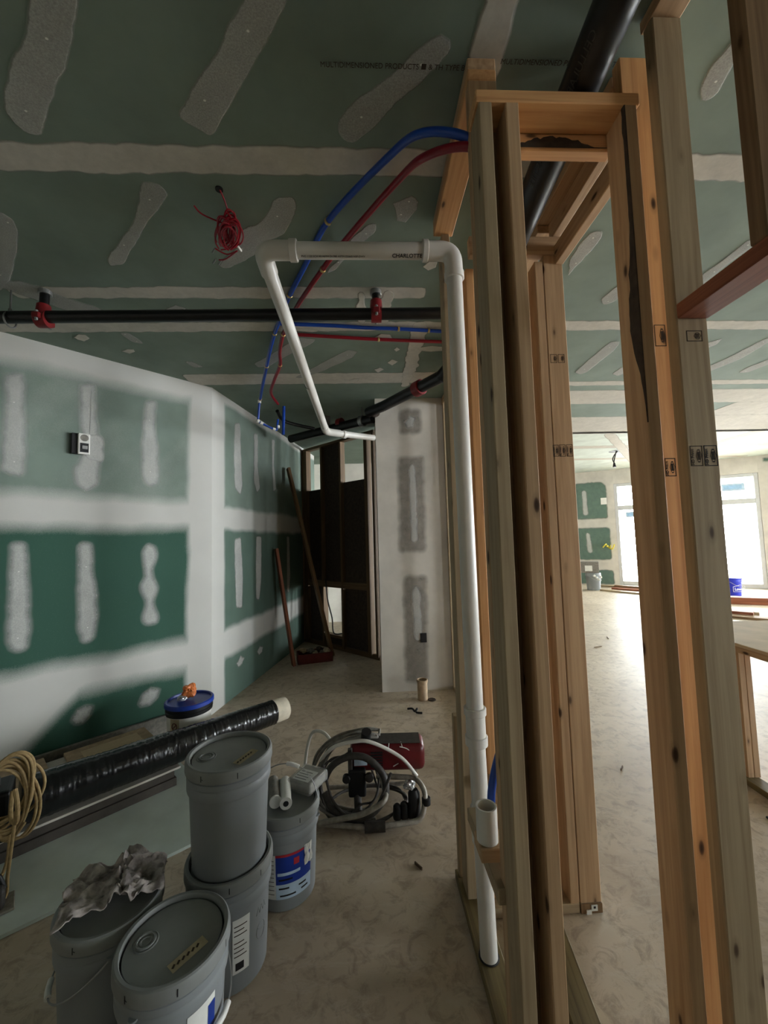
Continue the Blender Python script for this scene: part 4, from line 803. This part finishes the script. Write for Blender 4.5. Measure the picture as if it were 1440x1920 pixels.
# pail with blue lid and a wrapper on it
q = wl(.40, .53, 0); pz = .0165
pb = empty('blue_lid_pail', (q.x, q.y, pz), 'white pail with black collar and blue lid behind the black roll', 'bucket')
lathe('body', [(0, .003), (.135, .003), (.14, .006), (.152, .30), (.152, .34)], 'white_plastic', pb, 48, (q.x, q.y, pz)); lathe('collar', [(.153, .335), (.160, .337), (.162, .36), (.158, .364), (.162, .368), (.163, .395), (.155, .40)], 'black_plastic', pb, 48, (q.x, q.y, pz-.035))
lathe('lid', [(0, .408), (.145, .408), (.148, .420), (.160, .421), (.168, .415), (.169, .392), (.163, .390)], 'lid_blue', pb, 56, (q.x, q.y, pz-.035))
lb_ = cyl_patch('label', .1525, R(-120), R(-92), .19, .295, 'paper_tan', pb, (q.x, q.y, pz)); mt = [((.1530)*math.cos(R(-106)+.13*math.cos(t)), .1530*math.sin(R(-106)+.13*math.cos(t)), .245+.022*math.sin(t)) for t in np.linspace(0, 6.28, 20)]
tube('warning_ring', [Vector(p)+Vector((q.x, q.y, pz)) for p in mt], .003, 'crate_red', lb_, 6); tube('warning_bar', [Vector(mt[2])+Vector((q.x, q.y, pz)), Vector(mt[12])+Vector((q.x, q.y, pz))], .003, 'crate_red', lb_, 6)
def crumple(name, c, r, mat, parent, seed, flat=.7):
    bm = bmesh.new(); bmesh.ops.create_icosphere(bm, subdivisions=3, radius=r)
    for v in bm.verts: v.co *= 1+.45*mnoise.noise(v.co*(2.2/r)*.6+Vector((seed, 0, 0)))+.25*mnoise.noise(v.co*(5/r)*.6+Vector((0, seed, 0))); v.co.z *= flat; v.co += Vector(c)
    vs = [v.co.copy() for v in bm.verts]; bm.verts.index_update(); fs = [[v.index for v in f.verts] for f in bm.faces]; bm.free(); return mk(name, vs, fs, mat, parent)
wr = empty('crumpled_wrapper', (q.x, q.y, pz+.373), 'crumpled orange and silver wrapper on the blue lid', 'wrapper'); crumple('wrapper', (q.x-.01, q.y+.02, pz+.433), .05, 'wrapper_orange', wr, 3, 1.0); crumple('foil', (q.x-.045, q.y-.02, pz+.399), .035, 'foil_silver', wr, 8, .55)

# ================================================================ cord bundle and tool at the left edge
cb = empty('cord_bundle', (-1.66, 1.97, .13), 'bundle of tan extension cord looped at the left edge', 'cord'); rng = random.Random(11); lines = []
sp_ = []
for i in range(14*9):
    t = i/9*2*math.pi; k1 = mnoise.noise(Vector((i/9*.9, 1, 0))); k2 = mnoise.noise(Vector((i/9*.9, 5, 0))); k3 = mnoise.noise(Vector((i/9*.8, 9, 0)))
    c = Vector((-1.745+.07*k1, 2.05+.06*k2, .375+.06*k3)); W_ = .085+.06*k2; H_ = .16+.10*k1; sp_.append(c+Vector((math.cos(t)*W_*.85+math.sin(t)*.05*k3, math.cos(t)*W_*.6+.04*k1, math.sin(t)*H_)))
lines.append(catmull(sp_, 4))
lines.append(catmull([(-1.66, 2.0, .34), (-1.64, 1.96, .22), (-1.62, 1.92, .12), (-1.60, 1.88, .05), (-1.66, 1.80, .03), (-1.8, 1.72, .03)], 6)); lines.append(catmull([(-1.70, 2.02, .22), (-1.66, 1.95, .12), (-1.68, 1.86, .036), (-1.8, 1.8, .03)], 6))
tubes('cord', lines, .0068, 'rope_tan', cb, 8); tube('wrap_turns', catmull([(-1.66, 1.99, .44), (-1.63, 1.97, .38), (-1.64, 1.98, .30), (-1.70, 2.02, .30), (-1.72, 2.05, .40)], 5), .0095, 'rope_tan', cb, 8)
bs = empty('tool_case', (-1.86, 2.12, .13), 'dark tool case behind the tan cord bundle', 'case'); mm = Matrix.Translation((-1.93, 2.12, .131)) @ Matrix.Rotation(R(35), 4, 'Z'); mbox('case_body', mm, (-.14, .12, -.10, .10, 0, .24), 'black_plastic', bs, .02); mbox('case_latch', mm, (-.02, .03, -.107, -.098, .10, .16), 'hose_dark', bs, .003); tube('case_handle', [mm @ Vector(p) for p in fillet([(-.07, 0, .24), (-.07, 0, .29), (.06, 0, .29), (.06, 0, .24)], .03)], .011, 'hose_dark', bs, 8)
tl = empty('power_tool', (-1.60, 1.84, .016), 'small dark power tool lying on the sheet at the left edge', 'tool'); mm = Matrix.Translation((-1.64, 1.86, .018)) @ Matrix.Rotation(R(40), 4, 'Z')
mbox('motor_housing', mm, (-.12, .05, -.045, .045, 0, .10), 'hose_dark', tl, .025); mbox('base_plate', mm, (-.14, .08, -.06, .06, -.0015, .010), 'frame_steel', tl, .003); tube('handle', [mm @ Vector(p) for p in fillet([(-.09, 0, .09), (-.07, 0, .15), (.02, 0, .14), (.04, 0, .07)], .03)], .014, 'black_plastic', tl, 10)

# ================================================================ paint sprayer
ps = empty('paint_sprayer', (.0, 2.38, 0), 'red airless paint sprayer on a tube frame with coiled hoses', 'paint sprayer')
fr = tube('tube_frame', fillet([(-.32, 2.26, .03), (-.02, 2.20, .03), (.26, 2.23, .03), (.29, 2.25, .16), (.25, 2.34, .19), (.02, 2.38, .188)], .05), .014, 'frame_steel', ps, 14); ring('frame_clamp', (.288, 2.247, .12), (0, 0, 1), .024, .035, 'black_plastic', fr)
tube('tube_frame', fillet([(-.32, 2.23, .045), (-.05, 2.185, .11), (.075, 2.20, .165), (.05, 2.36, .188)], .05), .014, 'frame_steel', ps, 14); tube('tube_frame', fillet([(-.28, 2.58, .02), (.24, 2.58, .02), (.28, 2.56, .15), (.20, 2.50, .188), (-.1, 2.50, .188)], .05), .013, 'frame_steel', ps, 14)
tube('foot_grip', [(-.05, 2.205, .03), (.06, 2.205, .03)], .026, 'hose_dark', ps, 14)
# motor: rounded housing lying on its side
hs = mbox('motor_housing', Matrix.Translation((.12, 2.46, .205)) @ Matrix.Rotation(R(-3), 4, 'Z'), (-.25, .19, -.085, .085, 0, .15), 'sprayer_red', ps, .035); hs.data.shade_smooth(); hs.data.set_sharp_from_angle(angle=R(35))
mbox('dust_cover', Matrix.Translation((.12, 2.46, .205)) @ Matrix.Rotation(R(-3), 4, 'Z'), (-.15, .165, -.062, .062, .1495, .1515), 'hose_dark', hs, 0)
for i in range(6): box('vent_slot', -.01, .06, 2.372, 2.3785, .24+i*.015, .247+i*.015, 'groove_dark', hs)
box('rating_plate', -.105, -.03, 2.370, 2.3745, .255, .315, 'label_pale', hs); box('front_guard', -.14, -.115, 2.36, 2.39, .18, .35, 'hose_dark', hs, .004)
text('440', .042, (.19, 2.3735, .27), (1, 0, 0), (0, 0, 1), 'hose_grey', hs, 'lettering', bold=.001)
for dr in ([(.16, 2.378, .345), (.20, 2.374, .335), (.225, 2.373, .315)], [(.10, 2.40, .356), (.095, 2.378, .34)], [(.17, 2.41, .356), (.175, 2.38, .345)], [(.12, 2.373, .24), (.15, 2.373, .255)], [(.245, 2.374, .32), (.246, 2.373, .295)]): tube('paint_drip', catmull(dr, 4), .0025, 'paper_white', hs, 6)
mbox('pump_block', Matrix.Translation((-.09, 2.40, .09)), (-.05, .05, -.05, .05, 0, .15), 'black_plastic', ps, .012); tube('fluid_section', [(-.09, 2.37, .10), (-.085, 2.34, .02)], .022, 'hose_dark', ps, 14); ring('gauge', (-.02, 2.35, .20), (0, 1, 0), .025, .02, 'hose_dark', ps); ring('pressure_knob', (-.15, 2.35, .20), (0, 1, 0), .022, .03, 'black_plastic', ps)
for x, h_ in ((.13, .075), (.17, .085), (.225, .15)): lathe('siphon_strainer', [(0, 0), (.022, 0), (.025, .01), (.022 if h_ < .1 else .034, h_-.01), (.012, h_), (0, h_)] if h_ < .1 else [(0, 0), (.034, 0), (.036, .01), (.033, h_-.02), (.02, h_), (0, h_)], 'black_plastic', ps, 18, (x, 2.28, .016))
crumple('tape_wad', (.20, 2.28, .19), .03, 'foil_silver', ps, 5)
def loop(c, ru, rv, u, v_, t0=0, t1=6.4, n=14, wob_=.01, seed=0):
    rg = random.Random(seed); c, u, v_ = Vector(c), Vector(u).normalized(), Vector(v_).normalized(); return catmull([c+u*ru*math.cos(t)+v_*rv*math.sin(t)+Vector((rg.uniform(-wob_, wob_), rg.uniform(-wob_, wob_), rg.uniform(-wob_, wob_))) for t in np.linspace(t0, t1, n)], 5)
tubes('thin_hose', [loop((-.14, 2.36, .17), .17, .15, (1, .1, 0), (0, .5, 1), .8, 13.5, 26, .02, 71)], .006, 'hose_dark', ps, 8)
tube('suction_hose', loop((-.10, 2.28, .20), .17, .145, (1, -.1, 0), (0, .3, 1), -2.9, 3.0, 14, .004, 1), .019, 'hose_dark', ps, 14)
tubes('hose_coil', [sum([loop((-.06, 2.40, .20), .24+.015*i, .185+.01*i, (1, .12, 0), (0, .15+.12*i, 1), 1.2, 4.9, 14, .008, 20+i)[::(1 if i % 2 else -1)] for i in range(5)], [])], .0085, 'hose_grey', ps, 8)
tubes('power_cord', [loop((-.04, 2.40, .03), .23, .15, (1, .1, 0), (0, 1, .02), 0, 17, 34, .012, 40)]+[catmull([(-.27, 2.26, .33), (-.22, 2.25, .15), (-.12, 2.24, .06), (.0, 2.22, .10), (.10, 2.24, .28)], 6)], .0075, 'hose_dark', ps, 8)
tube('white_hose', catmull([(.25, 2.33, .205), (.16, 2.335, .31), (.0, 2.33, .40), (-.10, 2.34, .405), (-.22, 2.36, .37), (-.30, 2.40, .28)], 8), .010, 'pvc_white', ps, 10)
tube('white_hose', catmull([(-.22, 2.50, .30), (-.30, 2.58, .35), (-.38, 2.62, .33), (-.415, 2.58, .20), (-.41, 2.50, .05), (-.36, 2.42, .012)], 8), .010, 'pvc_white', ps, 10)
tube('hose_strap', [(-.035, 2.40, .395), (-.03, 2.385, .435)], .03, 'black_plastic', ps, 10)

# ================================================================ alcove and floor odds and ends
tag(lumber('leaning_board', (-.955, 5.12, .0), (-1.155, 5.10, 1.47), .095, .035, 'red_lumber', None, (.5, -1, 0)), 'short reddish board leaning on the wall beyond the corner', 'board')
tag(lumber('leaning_board', (-.505, 5.50, .0), (-1.075, 5.52, 2.58), .089, .038, 'old_pine', None, (.5, -1, 0)), 'long pine board leaning diagonally in the dark alcove', 'board')
cr = empty('scrap_tray', (-.72, 5.28, 0), 'dark red tray heaped with scraps in the alcove', 'tray'); mm = Matrix.Translation((-.72, 5.30, 0)) @ Matrix.Rotation(R(15), 4, 'Z')
for a in ((-.22, .22, -.12, .12, 0, .012), (-.22, .22, -.12, -.108, .012, .12), (-.22, .22, .108, .12, .012, .12), (-.22, -.208, -.108, .108, .012, .12), (.208, .22, -.108, .108, .012, .12)): mbox('tray_side', mm, a, 'crate_red', cr, .003)
for i in range(7): crumple('scrap', (-.86+.05*i, 5.29+.03*math.sin(i*2), .12+.02*math.cos(i*3)), .045, ('paper_tan', 'dark_fibre', 'hose_grey')[i % 3], cr, i, .7)
tag(tube('cable_scrap', catmull([(.33, 3.68, .012), (.37, 3.66, .02), (.39, 3.62, .012), (.41, 3.63, .03), (.40, 3.60, .012), (.45, 3.58, .012)], 5), .009, 'black_plastic', None, 8), 'short twisted black cable scrap on the floor', 'scrap')
tag(tube('wall_clip', [(.76, 3.60, 1.12), (.82, 3.60, 1.12), (.82, 3.60, 1.08)], .014, 'galvanised', None, 8), 'small metal fitting poking out of the stud wall', 'fitting')
sc_ = box('floor_scrap', 2.10, 2.22, 2.10, 2.14, 0, .012, 'black_plastic', None, .004); tag(sc_, 'black scrap on the floor at the right edge', 'scrap')
for (x, y, L_, an), t_ in zip(((3.05, 5.35, .13, .3), (3.5, 5.75, .12, 1.2), (1.62, 2.62, .05, .8), (.22, 1.95, .05, 2.2)), ('dark splinter on the bright floor beyond the posts, nearer one', 'dark splinter on the bright floor beyond the posts, farther one', 'small wood chip on the floor right of the stamped post', 'small wood chip on the floor left of the chase')):
    tag(lumber('wood_chip', (x, y, .004), (x+L_*math.cos(an), y+L_*math.sin(an), .004), .016, .006, 'dark_pine', None, (0, 0, 1), .0005), t_, 'wood chip')

# ================================================================ far room
def fbucket(p, r, h, mat, name, label, lid=None):
    e = empty(name, p, label, 'bucket'); lathe('body', [(0, .004), (r*.86, .004), (r*.88, 0), (r*.97, h*.8), (r*1.03, h*.81), (r*1.03, h*.9), (r, h*.92), (r, h), (r*.95, h), (r*.93, h*.9), (0, h*.88)], mat, e, 40, p)
    tube('bail_wire', catmull([(p[0]+r*1.04*math.cos(t), p[1]+r*1.04*math.sin(t), h*.8-.12*math.sin((t+2.6)/2.9*math.pi)) for t in np.linspace(-2.6, .3, 9)], 3), .005, 'galvanised', e, 6); return e
gb = fbucket((6.22, 10.75, 0), .19, .47, 'bucket_grey', 'plastic_bucket', 'splattered grey bucket far off by the green wall'); 
for i in range(5): crumple('splatter', (6.22+.185*math.cos(-1.9+.3*i), 10.75+.185*math.sin(-1.9+.3*i), .40-.05*(i % 3)), .035, 'paper_white', gb, i, .8)
cx = empty('cardboard_box', (6.1, 10.85, .47), 'pale cardboard box sitting on the far grey bucket', 'box'); mm = Matrix.Translation((6.15, 10.80, .471)) @ Matrix.Rotation(R(-30), 4, 'Z'); mbox('carton', mm, (-.3, .24, -.15, .15, 0, .30), 'hose_grey', cx, .006); mbox('paper', mm, (-.1, .08, -.152, -.15, .05, .2), 'paper_white', cx, 0)
bb = fbucket((8.55, 9.0, 0), .165, .42, 'bucket_blue', 'plastic_bucket', 'bright blue bucket with white logo by the far window'); lathe('lid', [(0, .425), (.17, .425), (.178, .42), (.178, .395), (.17, .39)], 'bucket_blue', bb, 40, (8.55, 9.0, 0))
dirc = Vector((-8.55, -9.0, 0)).normalized(); sr = Vector((-dirc.y, dirc.x, 0)); sr = -sr if sr.x < 0 else sr
dd = (dirc*.75+sr*.66).normalized(); s2 = Vector((-dd.y, dd.x, 0)); s2 = -s2 if s2.dot(sr) < 0 else s2
text("Lowe's", .085, Vector((8.55, 9.0, .15))+dd*.172-s2*.11, s2, (0, 0, 1), 'paper_white', bb, 'lettering', bold=.002)
q0 = Vector((8.55, 9.0, .15))+dd*.168
tube('logo_border', [q0+s2*a+Vector((0, 0, b)) for a, b in ((-.14, -.03), (.13, -.03), (.13, .10), (.02, .12), (-.14, .08), (-.14, -.03))], .004, 'paper_white', bb, 6)
LU = [((6.30, 10.55), (7.1, 9.1), .12, .04, 'pine_grey', .0), ((6.75, 10.75), (7.6, 9.55), .14, .05, 'red_lumber', .0), ((7.0, 11.05), (7.95, 9.75), .14, .05, 'red_lumber', .0), ((6.75, 11.35), (7.9, 10.25), .12, .05, 'pine_grey', .0), ((6.9, 10.86), (7.7, 9.65), .12, .05, 'old_pine', .051)]
wrd = ('pale plank lying nearest us on the far floor', 'reddish plank second in the far lumber pile', 'reddish plank third in the far lumber pile', 'pale plank nearest the windows in the far lumber pile', 'brown plank laid on top of the far lumber pile')
for (p, q_, w, d, m, z), t_ in zip(LU, wrd): tag(lumber('plank', (p[0], p[1], z+d/2), (q_[0], q_[1], z+d/2), w, d, m, None, (1, .7, 0)), t_, 'plank', 'planks on the far floor')
LR = [((5.6, 7.75), (6.80, 6.40), .20, .045, 'old_pine', 0, 'weathered plank at the bottom of the bundle near the bench'), ((5.7, 7.95), (6.75, 6.75), .18, .05, 'red_lumber', .046, 'brown plank on top of the bundle near the bench'), ((5.7, 8.1), (7.05, 6.95), .14, .05, 'pine_grey', 0, 'pale plank behind the bundle near the bench'), ((6.9, 8.55), (9.0, 7.35), .26, .14, 'red_lumber', 0, 'long red-brown beam on the floor before the blue bucket')]
for p, q_, w, d, m, z, t_ in LR: tag(lumber('plank', (p[0], p[1], z+d/2), (q_[0], q_[1], z+d/2), w, d, m, None, (1, .7, 0)), t_, 'plank')
yc = empty('yellow_cable', (7.2, 11.6, 1.2), 'small tuft of yellow cable sticking out of the far green wall', 'cable'); tubes('cable', [catmull([WO+WU*(-.28)-WN*.02+Vector((0, 0, 1.17)), WO+WU*(-.30+.05*i)-WN*.12+Vector((0, 0, 1.22-.05*i)), WO+WU*(-.38+.10*i)-WN*.16+Vector((0, 0, 1.12+.03*i))]) for i in range(4)], .018, 'yellow_cable', yc)

# ---------------------------------------------------------------- lettering to plain meshes
bpy.context.view_layer.update(); dg = bpy.context.evaluated_depsgraph_get()
for o in [o for o in S.objects if o.type == 'FONT']:
    me = bpy.data.meshes.new_from_object(o.evaluated_get(dg)); n_ = bpy.data.objects.new(o.name, me); nm = o.name
    n_.parent = o.parent; n_.matrix_parent_inverse = o.matrix_parent_inverse.copy(); n_.matrix_basis = o.matrix_basis.copy(); COL.objects.link(n_); bpy.data.objects.remove(o); n_.name = nm
